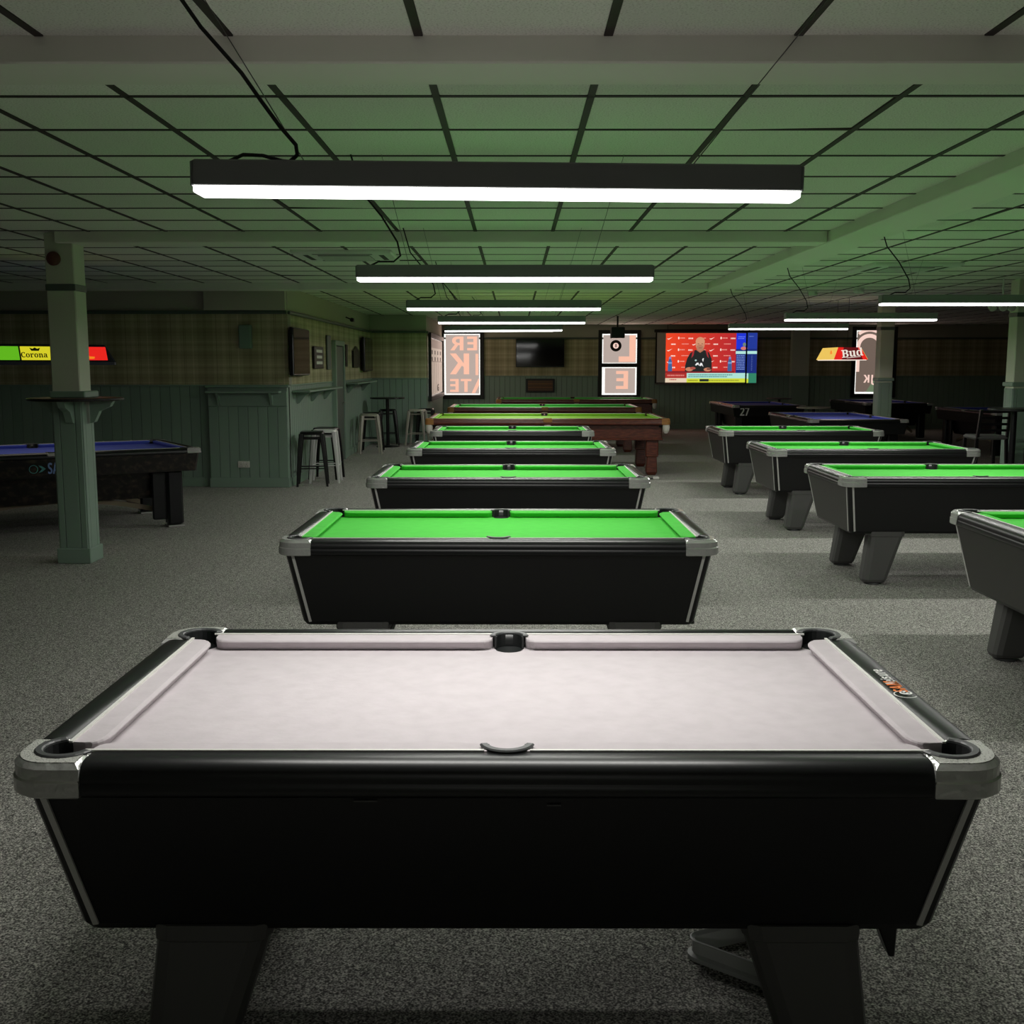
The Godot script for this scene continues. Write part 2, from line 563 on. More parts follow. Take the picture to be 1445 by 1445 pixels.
func walls() -> void:
	wall("wall_left_alcove", "plaid papered wall with green boarding behind the blue table", Vector2(-9.4, 15.0), Vector2(-3.1, 15.0), 0.2, 0.0, true, Vector2(5.2, 6.4))
	wall("wall_left_return", "plaid wall with the televisions and door, left of the green tables", Vector2(-3.1, 15.02), Vector2(-3.1, 23.6), 0.0, 0.2)
	wall("wall_left_far", "far left plaid wall behind the dark bistro table", Vector2(-3.1, 23.6), Vector2(-1.9, 23.6), 0.2, 0.0)
	wall("wall_left_window", "short side wall with the pale blind at the far left", Vector2(-1.9, 23.62), Vector2(-1.9, 29.0), 0.0, 0.2)
	wall("wall_back", "dark plaid back wall behind the snooker tables", Vector2(-1.9, 29.0), Vector2(14.0, 29.0))
	wall("wall_right", "right hand wall of the hall", Vector2(14.0, 29.0), Vector2(14.0, -6.0))
	wall("wall_front", "wall behind the viewer", Vector2(14.0, -6.0), Vector2(-9.4, -6.0))
	wall("wall_left", "left hand wall of the hall", Vector2(-9.4, -6.0), Vector2(-9.4, 15.0))
	column("green boarded column with the round shelf, at the left", -3.845, 9.06, false)
	column("pale green column standing behind the glowing red lamp", 6.30, 18.9)
	column("pale green column at the right edge beside the bar chairs", 6.30, 13.8)
	var pl := struct("pilaster", "pale square pilaster on the back wall right of the projection screen", P(7.52, 0, 28.9))
	obj("shaft", mb().cb(Vector3(0, 2.06, 0), Vector3(0.46, 1.36, 0.2), 0.008), M.column_paint, pl)
	obj("lower_panel", mb().cb(Vector3(0, 0.70, 0), Vector3(0.48, 1.40, 0.22), 0.008), M.sage, pl)
	# boxed projection with its boarding and shelf
	var cb := struct("trim_3", "green boarded boxing with a socket, right of the blue table", P(-3.65, 0, 14.95))
	obj("core", mb().box(Vector3(0, 0.69, -0.01), Vector3(1.08, 1.38, 0.14)), M.sage, cb)
	for i in 8:
		obj("board", mb().cb(Vector3(-0.4725 + i * 0.135, 0.62, 0.064), Vector3(0.128, 0.98, 0.016), 0.003), M.sage if i % 3 else M.sage_b, cb)
	obj("head_panel", mb().cb(Vector3(0, 1.215, 0.066), Vector3(1.08, 0.20, 0.02), 0.004), M.sage, cb)
	obj("baseboard", mb().cb(Vector3(0, 0.065, 0.07), Vector3(1.10, 0.13, 0.03), 0.005), M.sage, cb)
	obj("cap", mb().cb(Vector3(0, 1.385, 0.02), Vector3(1.14, 0.03, 0.16), 0.005), M.sage, cb)
	var sb := struct("trim_4", "plaster boxing above the picture rail at the wall corner", P(-3.65, 0, 14.93))
	obj("box", mb().cb(Vector3(0, 2.56, 0), Vector3(1.1, 0.30, 0.12), 0.004), M.plaster, sb)

# ---------------------------------------------------------------- tables
# bed, cushions, rails, corner castings and pockets shared by all the tables; x along the table, +z towards its front
func arc(c: Vector2, r: float, a0: float, a1: float, k: int) -> Array:
	var o := []
	for i in k + 1:
		var a := a0 + (a1 - a0) * i / k
		o.append(c + Vector2(cos(a), sin(a)) * r)
	return o
func sector(c: Vector2, r0: float, r1: float, a0: float, a1: float, k := 14) -> PackedVector2Array:
	var o := arc(c, r1, a0, a1, k)
	var q := arc(c, r0, a0, a1, k)
	q.reverse()
	return PackedVector2Array(o + q)
func cushion(length: float, w: float, y: float, jaw0: float, jaw1: float) -> MB:
	# lies along x, its back at z = 0 and its nose towards -z
	var b := mb()
	var rings := []
	var st := [0.0, 0.004, 0.012, 0.026, 0.045, 0.07]
	var xs := []
	for s in st: xs.append([s, jaw0])
	var back := st.duplicate()
	back.reverse()
	for s in back: xs.append([length - s, jaw1])
	for i in xs.size():
		var x: float = xs[i][0]
		var e: float = x if i < st.size() else length - x
		var j: float = xs[i][1]
		var k := 1.0
		if e < j: k = 0.42 + 0.58 * sqrt(maxf(0.0, 1.0 - pow(1.0 - e / j, 2.0)))
		var n := w * k
		rings.append(PackedVector3Array([Vector3(x, y, 0), Vector3(x, y - 0.001, -n * 0.86), Vector3(x, y - 0.003, -n * 0.96), Vector3(x, y - 0.007, -n), Vector3(x, y - 0.011, -n * 0.985), Vector3(x, y - 0.036, -n * 0.70), Vector3(x, y - 0.036, 0)]))
	return b.loft(rings, -1)
func top_parts(t: Node3D, hx: float, hz: float, rw: float, cw: float, y: float, cl: float, pr: float, cloth: Material, railm: Material, castm: Material, skirt: Material, drop := 0.07, round_ := 0.09) -> void:
	var ix := hx - rw
	var iz := hz - rw
	var bed := y - 0.035
	var cc := Vector2(ix - 0.008, iz - 0.008)
	var mr := pr * 0.86
	var mc := Vector2(0, iz - mr + 0.006)
	# bed with the six pocket mouths cut out of it
	var p := PackedVector2Array()
	for q in [[1, 1], [0, 1], [-1, 1], [-1, -1], [0, -1], [1, -1]]:
		var pts: Array
		if q[0] == 0:
			pts = arc(mc, mr, 0, -PI, 10)
			pts.push_front(Vector2(mr, iz))
			pts.push_back(Vector2(-mr, iz))
			if q[1] < 0:
				pts.reverse()
		else:
			pts = [Vector2(ix, cc.y - pr)] + arc(cc, pr, -0.5 * PI, -PI, 8) + [Vector2(cc.x - pr, iz)]
			if q[0] * q[1] < 0: pts.reverse()
		for z in pts: p.append(Vector2(z.x * (q[0] if q[0] else 1), z.y * q[1]))
	obj("bed", mb().prism(p, bed - 0.04, bed), cloth, t)
	# cushions
	var lx := ix - 0.062 - 0.05
	for s in [1, -1]:
		for h in [1, -1]:
			var b := cushion(lx, cw, y, 0.04, 0.045)
			var o := obj("cushion", b, cloth, t)
			o.transform = Transform3D(Basis(Vector3(h, 0, 0), Vector3.UP, Vector3(0, 0, s)), Vector3(h * 0.05, 0, s * iz))
		var e := obj("cushion", cushion(2 * (iz - 0.056), cw, y, 0.06, 0.06), cloth, t)
		e.transform = Transform3D(Basis(Vector3(0, 0, -s), Vector3.UP, Vector3(s, 0, 0)), Vector3(s * ix, 0, s * (iz - 0.056)))
	# rails with a rolled front edge and a lower lip, a pale strip where cloth meets rail
	var pf := [[0.0, -drop], [0.0, 0.0], [rw * 0.55, 0.004], [rw * 0.74, 0.001], [rw * 0.88, -0.007], [rw * 0.96, -0.019], [rw * 0.985, -0.034], [rw * 0.97, -0.040], [rw, -0.044], [rw, -drop + 0.008], [rw * 0.95, -drop]]
	for s in [1, -1]:
		for k in 2:
			var half := (hx if k == 0 else hz) - cl
			var rings := []
			for x in [-half, half]:
				var r := PackedVector3Array()
				for q in pf:
					var off: float = (iz if k == 0 else ix) + q[0]
					r.append(Vector3(x, y + q[1], off * s) if k == 0 else Vector3(off * s, y + q[1], x))
				rings.append(r)
			obj("rail", mb().loft(rings, 0), railm, t)
			var ph := (ix - 0.05) if k == 0 else (iz - 0.05)
			for h in ([1, -1] if k == 0 else [0]):
				var sz := Vector3(ph - 0.05 if k == 0 else 0.008, 0.004, 0.008 if k == 0 else ph * 2)
				var ct := Vector3(h * (ph + 0.05) / 2, y + 0.002, s * (iz + 0.002)) if k == 0 else Vector3(s * (ix + 0.002), y + 0.002, 0)
				obj("piping", mb().box(ct, sz), M.piping, t)
	# corners
	for sx in [1, -1]:
		for sz in [1, -1]:
			var o: Array = [Vector2(hx - cl, hz)] + arc(Vector2(hx - round_, hz - round_), round_, 0.5 * PI, 0, 8) + [Vector2(hx, hz - cl), Vector2(ix, hz - cl)]
			if cc.y - pr > hz - cl + 0.003: o.append(Vector2(ix, cc.y - pr))
			o += arc(cc, pr, -0.42 * PI, 0.92 * PI, 14)
			if cc.x - pr > hx - cl + 0.003: o.append(Vector2(cc.x - pr, iz))
			o.append(Vector2(hx - cl, iz))
			var pp := PackedVector2Array()
			for z in o: pp.append(Vector2(z.x * sx, z.y * sz))
			var c := obj("corner_casting", mb().prism(pp, y - 0.032, y + 0.003, 0.011), skirt, t)
			obj("top_plate", mb().prism(Geometry2D.offset_polygon(pp, -0.012)[0], y + 0.001, y + 0.0045), castm, c)
			var sk := PackedVector2Array()
			for z in [Vector2(hx - cl, hz + 0.004)] + arc(Vector2(hx - round_, hz - round_), round_ + 0.004, 0.5 * PI, 0, 8) + [Vector2(hx + 0.004, hz - cl), Vector2(hx - 0.05, hz - cl), Vector2(hx - 0.05, hz - 0.05), Vector2(hx - cl, hz - 0.05)]:
				sk.append(Vector2(z.x * sx, z.y * sz))
			obj("skirt", mb().prism(sk, y - drop, y - 0.028, 0.008, 0.004), skirt, c)
			pocket(t, Vector2(cc.x * sx, cc.y * sz), pr, y, Vector2(sx, sz).angle(), 0.70)
	for sz in [1, -1]:
		pocket(t, Vector2(0, mc.y * sz), mr, y, sz * PI / 2, 0.50)
func pocket(t: Node3D, c: Vector2, r: float, y: float, mid: float, spread: float) -> void:
	var o := obj("pocket", mb().prism(sector(c, r - 0.004, r + 0.002, mid - spread * PI, mid + spread * PI), y - 0.036, y + 0.003), M.liner, t)
	obj("cup", mb().lathe([[r + 0.003, y - 0.036], [r, y - 0.13], [0.004, y - 0.135], [0.004, y - 0.131], [r - 0.005, y - 0.126], [r - 0.002, y - 0.037]], 16, Vector3(c.x, 0, c.y)), M.liner, o)
	obj("lip", mb().prism(sector(c, r - 0.001, r + 0.017, mid - spread * 0.9 * PI, mid + spread * 0.9 * PI), y + 0.003, y + 0.009, 0.003), M.lip, o)

func pub_table(label: String, cloth: Material, cast: Material, at: Vector3) -> Node3D:
	var t := thing("pool_table", label, "pool table", at, 0.0, "pool tables with splayed legs in two rows")
	var y := 0.835
	top_parts(t, 1.056, 0.605, 0.094, 0.066, y, 0.165, 0.050, cloth, M.rail_black, cast, M.casting)
	# tapering cabinet
	var b := mb()
	var rings := []
	for q in [[0.772, 1.020, 0.572], [0.415, 0.962, 0.468], [0.397, 0.950, 0.456]]:
		rings.append(MB.rr(-q[1], q[1], -q[2], q[2], q[0], 0.025, 3))
	obj("cabinet", b.loft(rings, -1), M.panel, t)
	for sx in [1, -1]:
		obj("end_panel", mb().loft([PackedVector3Array([Vector3(sx * 1.017, 0.768, -0.525), Vector3(sx * 1.017, 0.768, 0.525), Vector3(sx * 1.023, 0.768, 0.525), Vector3(sx * 1.023, 0.768, -0.525)]), PackedVector3Array([Vector3(sx * 0.959, 0.418, -0.425), Vector3(sx * 0.959, 0.418, 0.425), Vector3(sx * 0.965, 0.418, 0.425), Vector3(sx * 0.965, 0.418, -0.425)])], -1), M.end_grey, t)
	for sx in [1, -1]:
		for sz in [1, -1]:
			obj("trim_strip", mb().bar(Vector3(sx * 0.984, 0.765, sz * 0.574), Vector3(sx * 0.926, 0.415, sz * 0.470), 0.013, 0.006), M.trim, t)
			obj("trim_strip", mb().bar(Vector3(sx * 1.021, 0.765, sz * 0.535), Vector3(sx * 0.963, 0.415, sz * 0.433), 0.006, 0.013), M.trim, t)
			var lr := []
			for q in [[0.412, 0.530, 0.805, 0.285, 0.475], [0.375, 0.537, 0.806, 0.29, 0.474], [0.370, 0.545, 0.802, 0.295, 0.470], [0.04, 0.655, 0.845, 0.325, 0.475], [0.018, 0.668, 0.835, 0.34, 0.465]]:
				var x0: float = minf(sx * q[1], sx * q[2])
				var x1: float = maxf(sx * q[1], sx * q[2])
				var z0: float = minf(sz * q[3], sz * q[4])
				var z1: float = maxf(sz * q[3], sz * q[4])
				lr.append(MB.rr(x0, x1, z0, z1, q[0], 0.04, 2))
			var lg := obj("leg", mb().loft(lr, -1), M.leg_black, t)
			obj("foot", mb().lathe([[0.062, 0.0], [0.066, 0.006], [0.06, 0.014], [0.03, 0.02]], 16, Vector3(sx * 0.752, 0, sz * 0.40)), M.lip, lg)
	return t

func american_table(label: String, at: Vector3, turn: float, side: Material) -> Node3D:
	var t := thing("blue_pool_table", label, "pool table", at, turn, "large pool tables with blue cloth")
	var hx := 1.42
	var hz := 0.79
	top_parts(t, hx, hz, 0.12, 0.05, 0.82, 0.15, 0.06, M.cloth_blue, M.rail_black, M.chrome, M.chrome, 0.05, 0.05)
	obj("apron", mb().loft([MB.rr(-hx + 0.02, hx - 0.02, -hz + 0.02, hz - 0.02, 0.775, 0.02), MB.rr(-hx + 0.05, hx - 0.05, -hz + 0.05, hz - 0.05, 0.585, 0.02)], -1), side, t)
	obj("cabinet", mb().loft([MB.rr(-1.22, 1.22, -0.55, 0.55, 0.585, 0.03), MB.rr(-1.10, 1.10, -0.50, 0.50, 0.30, 0.03)], -1), side, t)
	# low arch under the cabinet, front and back
	for sz in [1, -1]:
		var rings := []
		for i in 13:
			var u := -1.0 + i / 6.0
			var yy := 0.34 - 0.16 * u * u
			rings.append(PackedVector3Array([Vector3(u * 1.05, yy - 0.05, sz * 0.46), Vector3(u * 1.05, yy, sz * 0.46), Vector3(u * 1.05, yy, sz * 0.42), Vector3(u * 1.05, yy - 0.05, sz * 0.42)]))
		obj("arch", mb().loft(rings, -1), M.tan, t)
		for i in 3:
			obj("sight", mb().lathe([[0.007, 0.0], [0.007, 0.002], [0.004, 0.003]], 8, Vector3(-1.05 + i * 0.3, 0.823, sz * (hz - 0.06))), M.print_white, t)
			obj("sight", mb().lathe([[0.007, 0.0], [0.007, 0.002], [0.004, 0.003]], 8, Vector3(0.45 + i * 0.3, 0.823, sz * (hz - 0.06))), M.print_white, t)
		obj("side_cap", mb().cb(Vector3(0, 0.808, sz * (hz - 0.028)), Vector3(0.15, 0.034, 0.06), 0.008), M.chrome, t)
		for sx in [1, -1]:
			var lg := obj("leg", mb().cb(Vector3(sx * 1.16, 0.305, sz * 0.60), Vector3(0.16, 0.57, 0.16), 0.02).cb(Vector3(sx * 1.02, 0.33, sz * 0.60), Vector3(0.16, 0.50, 0.05), 0.01), M.black, t)
			obj("foot", mb().cb(Vector3(sx * 1.16, 0.01, sz * 0.60), Vector3(0.17, 0.02, 0.17), 0.004), M.chrome, lg)
	return t

func snooker_table(label: String, at: Vector3, cloth: Material, hx: float, hz: float) -> Node3D:
	var t := thing("snooker_table", label, "snooker table", at, 0.0, "full size snooker tables at the far end")
	var y := 0.87
	top_parts(t, hx, hz, 0.10, 0.05, y, 0.13, 0.05, cloth, M.mahogany, M.leather, M.leather, 0.09, 0.06)
	for sz in [1, -1]:
		obj("pocket_plate", mb().cb(Vector3(0, y - 0.025, sz * (hz - 0.03)), Vector3(0.14, 0.07, 0.075), 0.012), M.leather, t)
		for x in [-hx + 0.06, 0.0, hx - 0.06]:
			obj("pocket_net", mb().lathe([[0.05, y - 0.09], [0.055, y - 0.13], [0.045, y - 0.19], [0.02, y - 0.22]], 10, Vector3(x, 0, sz * (hz - 0.035))), M.net, t)
	obj("frame", mb().cb(Vector3(0, y - 0.21, 0), Vector3(2 * hx - 0.22, 0.24, 2 * hz - 0.22), 0.012), M.mahogany, t)
	obj("moulding", mb().cb(Vector3(0, y - 0.315, 0), Vector3(2 * hx - 0.19, 0.03, 2 * hz - 0.19), 0.008), M.mahogany, t)
	for x in [-hx + 0.25, -hx / 3, hx / 3, hx - 0.25]:
		for sz in [1, -1]:
			var lx: float = x
			var lg := obj("leg", mb().cb(Vector3(lx, 0.43, sz * (hz - 0.25)), Vector3(0.19, 0.30, 0.19), 0.012).loft([MB.rr(lx - 0.075, lx + 0.075, sz * (hz - 0.25) - 0.075, sz * (hz - 0.25) + 0.075, 0.29, 0.012), MB.rr(lx - 0.085, lx + 0.085, sz * (hz - 0.25) - 0.085, sz * (hz - 0.25) + 0.085, 0.05, 0.012), MB.rr(lx - 0.06, lx + 0.06, sz * (hz - 0.25) - 0.06, sz * (hz - 0.25) + 0.06, 0.0, 0.012)], -1), M.mahogany, t)
			lg.name = "leg"
	return t

func tables() -> void:
	var w := pub_table("nearest pool table with pale lilac white cloth", M.cloth_white, M.hammered, P(-0.016, 0, 2.765))
	# maker's mark on the right-hand rail
	var up := Basis(Vector3(0, 0, -1), Vector3(-1, 0, 0), Vector3.UP)
	var dx := 1.002
	var lg := obj("rail_logo", mb().prism(sector(Vector2(dx, 0.115), 0.026, 0.029, 0.2 * PI, 1.55 * PI), 0.8392, 0.8396), M.print_white, w)
	obj("ball", mb().prism(PackedVector2Array(arc(Vector2(dx + 0.006, 0.10), 0.016, 0, TAU * 0.97, 18)), 0.8392, 0.8396), M.print_white, lg)
	letters("letter", "S", 0.020, M.black, lg, Transform3D(up, Vector3(dx + 0.006, 0.8398, 0.10)), false, 0.0006)
	letters("letters", "SAM", 0.034, M.print_orange, lg, Transform3D(up, Vector3(dx, 0.8394, 0.045)), false, 0.0006)
	letters("letters", "leisure", 0.030, M.print_white, lg, Transform3D(up, Vector3(dx, 0.8394, -0.045)), false, 0.0006)
	# coin tray bracket hanging under the right end
	obj("bracket", mb().loft([MB.rr(0.85, 0.923, 0.31, 0.36, 0.41, 0.004), MB.rr(0.903, 0.917, 0.31, 0.36, 0.275, 0.003)], -1), M.black, w)
	for q in [[0.10, 0.735, 0.03], [-0.30, 0.745, 0.05]]:
		var zf: float = 0.574 - (0.765 - q[1]) * 0.30
		obj("painted_glint", mb().box(Vector3(q[0], q[1], zf), Vector3(q[2], 0.003, 0.002)), M.leg_black, w)  # pale bar painted as a thin highlight on the cabinet front
	var g := pub_table("green pool table directly behind the white one", M.cloth_green, M.casting, P(-0.077, 0, 5.68))
	obj("bracket", mb().loft([MB.rr(0.93, 1.055, -0.24, -0.06, 0.52, 0.01), MB.rr(0.96, 1.055, -0.22, -0.08, 0.27, 0.01)], -1), M.black, g)
	var clean := pub_table("third table of the middle row, green cloth, two behind the white one", M.cloth_green, M.casting, P(-0.047, 0, 8.55))
	copy(clean, "fourth table of the middle row with green cloth", P(-0.035, 0, 11.44))
	copy(clean, "fifth green table of the middle row, just before the snooker tables", P(-0.03, 0, 14.46))
	copy(clean, "green pool table cut off by the right edge of the picture", P(3.56, 0, 5.64))
	copy(clean, "nearest fully legged green table of the right row", P(3.51, 0, 8.62))
	copy(clean, "green table of the right row between its nearer and farther neighbours", P(3.60, 0, 11.36))
	copy(clean, "farthest green table of the right row, before the blue one", P(3.70, 0, 14.50))
	snooker_table("nearest snooker table, mahogany with olive lit green cloth", P(0.50, 0, 17.35), M.cloth_olive, 1.85, 0.98)
	snooker_table("middle snooker table of three in front of the back wall", P(0.58, 0, 21.85), M.cloth_snooker, 1.87, 0.98)
	snooker_table("farthest snooker table, under the wall television", P(1.48, 0, 26.9), M.cloth_snooker, 1.92, 0.98)
	var lb := american_table("marbled black pool table with blue cloth behind the left column", P(-4.86, 0, 11.13), 32.0, M.marbled)
	var lgo := obj("side_logo", mb().at(Transform3D(Basis(Vector3.RIGHT, Vector3.BACK, Vector3.DOWN), Vector3(-0.20, 0.675, 0.766))).prism(sector(Vector2(0, 0), 0.035, 0.041, 0, TAU * 0.995, 24), 0, 0.003), M.print_teal, lb)
	obj("crescent", mb().at(Transform3D(Basis(Vector3.RIGHT, Vector3.BACK, Vector3.DOWN), Vector3(-0.135, 0.675, 0.766))).prism(PackedVector2Array([Vector2(-0.02, -0.035), Vector2(0.01, -0.028), Vector2(0.045, 0), Vector2(0.01, 0.028), Vector2(-0.02, 0.035), Vector2(0.012, 0)]), 0, 0.003), M.print_teal, lgo)
	letters("letters", "SAM", 0.105, M.print_blue, lgo, Transform3D(Basis().scaled(Vector3(0.62, 1, 1)), Vector3(0.02, 0.675, 0.768)), false, 0.003)
	american_table("blue pool table standing lengthwise under the glowing red lamp", P(5.44, 0, 18.55), 90.0, M.black)
	var b27 := american_table("dark blue table numbered 27 beside the projection screen", P(5.46, 0, 24.75), 90.0, M.black)
	letters("number", "27", 0.17, M.print_grey, b27, Transform3D(Basis(Vector3.UP, -PI / 2).scaled_local(Vector3(0.8, 1, 1)), Vector3(-1.396, 0.685, -0.52)), false, 0.004)
	american_table("blue pool table partly behind the right column", P(9.47, 0, 21.1), 90.0, M.black)
	american_table("unlit blue table in the dark below the far right window", P(8.75, 0, 26.2), 90.0, M.black)
	# ball triangle lying on the carpet
	var tri := thing("ball_triangle", "grey plastic ball triangle on the carpet by the near right leg", "triangle", P(0.665, 0, 2.865), -8.0)
	var outer := PackedVector2Array()
	for k in 3:
		var a := PI + k * TAU / 3.0
		for z in arc(Vector2(cos(a), sin(a)) * 0.135, 0.04, a - PI / 3, a + PI / 3, 6): outer.append(z)
	var shape := mb()
	var prof := [[0.0, 0.0], [0.0, 0.012], [0.012, 0.018], [0.014, 0.05], [0.006, 0.058], [0.010, 0.060], [0.020, 0.052], [0.020, 0.0]]
	var rings := []
	for q in prof:
		var r := PackedVector3Array()
		for z in MB.inset(outer, q[0]): r.append(Vector3(z.x, q[1], z.y))
		rings.append(r)
	rings.append(rings[0])
	obj("rim", shape.loft(rings, -1, false), M.grey_plastic, tri)

# ---------------------------------------------------------------- lamps
func area(parent: Node3D, at: Vector3, size: Vector2, energy: float, c := Color.WHITE, turn := Vector3(-PI / 2, 0, 0)) -> void:
	var a := AreaLight3D.new()
	a.name = "light"
	a.area_size = size
	a.light_energy = energy
	a.light_color = c
	a.area_range = 60.0
	a.area_attenuation = 2.0
	a.shadow_enabled = true
	parent.add_child(a)
	a.position = at
	a.rotation = turn
func strip_lamp(label: String, at: Vector3, tilt := 0.0, special := false) -> Node3D:
	var t := thing("strip_lamp", label, "lamp", at, 0.0, "strip lamps hung over the tables")
	t.rotation.z = deg_to_rad(tilt)
	var L := 1.54
	obj("housing", mb().cb(Vector3(0, 0.047, 0), Vector3(L, 0.066, 0.098), 0.004), M.housing, t)
	obj("lamp_diffuser", mb().cb(Vector3(0, 0.008, 0), Vector3(L - 0.004, 0.020, 0.095), 0.003), M.lamp_glow, t)
	for s in [-1, 1]:
		obj("end_cap", mb().cb(Vector3(s * (L / 2 + 0.002), 0.045, 0), Vector3(0.006, 0.062, 0.094), 0.002), M.housing, t)
	area(t, Vector3(0, -0.006, 0), Vector2(L - 0.03, 0.09), LAMP_ENERGY, rgb(255, 253, 248))
	var top := CEIL - at.y
	if special:
		obj("cable", mb().tube([Vector3(-0.69, 0.082, 0), Vector3(-0.65, 0.10, 0.0), Vector3(-0.60, 0.098, 0), Vector3(-0.55, 0.085, 0), Vector3(-0.525, 0.083, 0.0)], 0.005), M.cable, t)
		obj("cable", mb().tube([Vector3(-0.535, 0.08, 0), Vector3(-0.512, 0.10, 0), Vector3(-0.515, 0.125, 0), Vector3(-0.555, 0.17, 0), Vector3(-0.60, 0.23, 0), Vector3(-0.65, 0.30, 0), Vector3(-0.75, 0.41, 0), Vector3(-0.80, 0.48, 0), Vector3(-0.85, 0.56, 0), Vector3(-0.89, top + 0.02, 0)], 0.0055), M.cable, t)
		obj("wire", mb().tube([Vector3(-0.49, 0.078, 0), Vector3(-0.86, top + 0.02, 0)], 0.0014, 4), M.wire, t)
		obj("wire", mb().tube([Vector3(0.495, 0.078, 0), Vector3(0.97, top + 0.02, 0)], 0.0014, 4), M.wire, t)
	else:
		obj("cable", mb().tube([Vector3(-0.70, 0.08, 0), Vector3(-0.66, 0.10, 0), Vector3(-0.58, 0.10, 0.0), Vector3(-0.545, 0.13, 0), Vector3(-0.56, 0.20, 0), Vector3(-0.64, 0.33, 0), Vector3(-0.74, 0.45, 0), Vector3(-0.80, top + 0.02, 0)], 0.005), M.cable, t)
		obj("wire", mb().tube([Vector3(-0.50, 0.078, 0), Vector3(-0.64, top + 0.02, 0)], 0.0014, 4), M.wire, t)
		obj("wire", mb().tube([Vector3(0.45, 0.078, 0), Vector3(0.62, top + 0.02, 0)], 0.0014, 4), M.wire, t)
	return t
func lamps() -> void:
	strip_lamp("nearest and largest strip lamp, over the white cloth table", P(-0.045, 2.09, 2.87), -0.55, true)
	strip_lamp("second nearest strip lamp of the middle row", P(-0.05, 2.10, 5.78))
	strip_lamp("third strip lamp of the middle row", P(-0.085, 2.10, 8.78))
	strip_lamp("fourth strip lamp of the middle row", P(-0.03, 2.10, 11.55))
	strip_lamp("farthest strip lamp of the middle row, above the left window", P(-0.145, 2.11, 14.45), 0.4)
	strip_lamp("strip lamp over the table at the right edge", P(3.58, 2.12, 5.65))
	strip_lamp("strip lamp of the right row, cut by the right edge", P(3.63, 2.13, 8.62))
	strip_lamp("middle strip lamp seen in the right row", P(3.55, 2.12, 11.30))
	strip_lamp("farthest strip lamp of the right row, right of the screen", P(3.57, 2.13, 14.35))
	strip_lamp("added strip lamp over the nearest snooker table, unseen behind the fourth lamp", P(0.02, 2.35, 17.3))  # unseen lamp, put in to brighten the olive snooker cloth
	strip_lamp("added strip lamp over the middle snooker table, unseen behind the fifth lamp", P(0.0, 2.34, 21.8))  # second unseen lamp, added to lift the middle cloth and back wall
	strip_lamp("strip lamp behind the viewer", P(0.1, 2.10, -4.5))
	# advertising canopy over the left blue table
	var c := thing("sign_lamp", "advertising lamp with green, yellow and red panels over the left blue table", "lamp", P(-4.98, 1.67, 11.17), 32.0)
	var L := 0.80
	obj("case", mb().loft([MB.rr(-L - 0.03, L + 0.03, -0.23, 0.23, 0.0, 0.02), MB.rr(-L - 0.03, L + 0.03, -0.23, 0.23, 0.03, 0.02), MB.rr(-L + 0.05, L - 0.05, -0.10, 0.10, 0.21, 0.02)], -1), M.sign_case, c)
	var slope := Basis(Vector3.RIGHT, -atan(0.12 / 0.17))
	for q in [["sign_panel_red", 0.52, 0.75, M.sign_red], ["sign_panel_yellow", -0.08, 0.50, M.sign_yellow], ["sign_panel_green", -0.75, -0.09, M.sign_green]]:
		var pn := obj(q[0].substr(0, 10), mb().cb(Vector3.ZERO, Vector3(q[2] - q[1] - 0.006, 0.165, 0.008), 0.002), q[3], c)
		pn.transform = Transform3D(slope, Vector3((q[1] + q[2]) / 2, 0.118, 0.17))
		if q[1] == -0.08:
			letters("letters", "Corona", 0.064, M.sign_ink, pn, Transform3D(Basis().scaled(Vector3(0.76, 1, 1)), Vector3(-0.165, -0.025, 0.006)), true, 0.002)
			obj("crown", mb().at(Transform3D(Basis(Vector3.RIGHT, Vector3.BACK, Vector3.DOWN), Vector3(-0.15, 0.045, 0.004))).prism(PackedVector2Array([Vector2(-0.035, 0.018), Vector2(-0.05, -0.018), Vector2(-0.022, -0.004), Vector2(0, -0.022), Vector2(0.022, -0.004), Vector2(0.05, -0.018), Vector2(0.035, 0.018)]), 0, 0.003), M.sign_ink, pn)
		if q[1] == 0.52:
			obj("emblem", mb().at(Transform3D(Basis(Vector3.RIGHT, Vector3.BACK, Vector3.DOWN), Vector3(-0.06, -0.05, 0.004))).prism(PackedVector2Array([Vector2(-0.05, 0.02), Vector2(-0.03, -0.03), Vector2(0, -0.01), Vector2(0.05, -0.005), Vector2(0.04, 0.02)]), 0, 0.002), M.sign_orange, pn)
	area(c, Vector3(0, -0.01, 0), Vector2(1.5, 0.36), 0.30, rgb(255, 244, 225))
	for s in [-1, 1]:
		obj("chain", mb().tube([Vector3(s * 0.6, 0.2, 0), Vector3(s * 0.6, CEIL - 1.66, 0)], 0.004, 5), M.cable, c)
	# the red and amber canopy over the far blue table: a hipped shade, its near end lettered
	var r := thing("sign_lamp", "red and amber advertising lamp hanging by the far right window", "lamp", P(5.37, 1.75, 18.0))
	var a := [Vector3(-0.27, 0, 0.5), Vector3(0.27, 0, 0.5), Vector3(0.27, 0, -0.5), Vector3(-0.27, 0, -0.5)]
	var b := [Vector3(-0.19, 0.205, 0.44), Vector3(0.17, 0.205, 0.44), Vector3(0.17, 0.205, -0.42), Vector3(-0.19, 0.205, -0.42)]
	obj("case", mb().loft([PackedVector3Array(a.map(func(v): return v * Vector3(0.96, 1, 0.97))), PackedVector3Array(b.map(func(v): return v * Vector3(0.95, 1, 0.96)))], -1), M.sign_white, r)
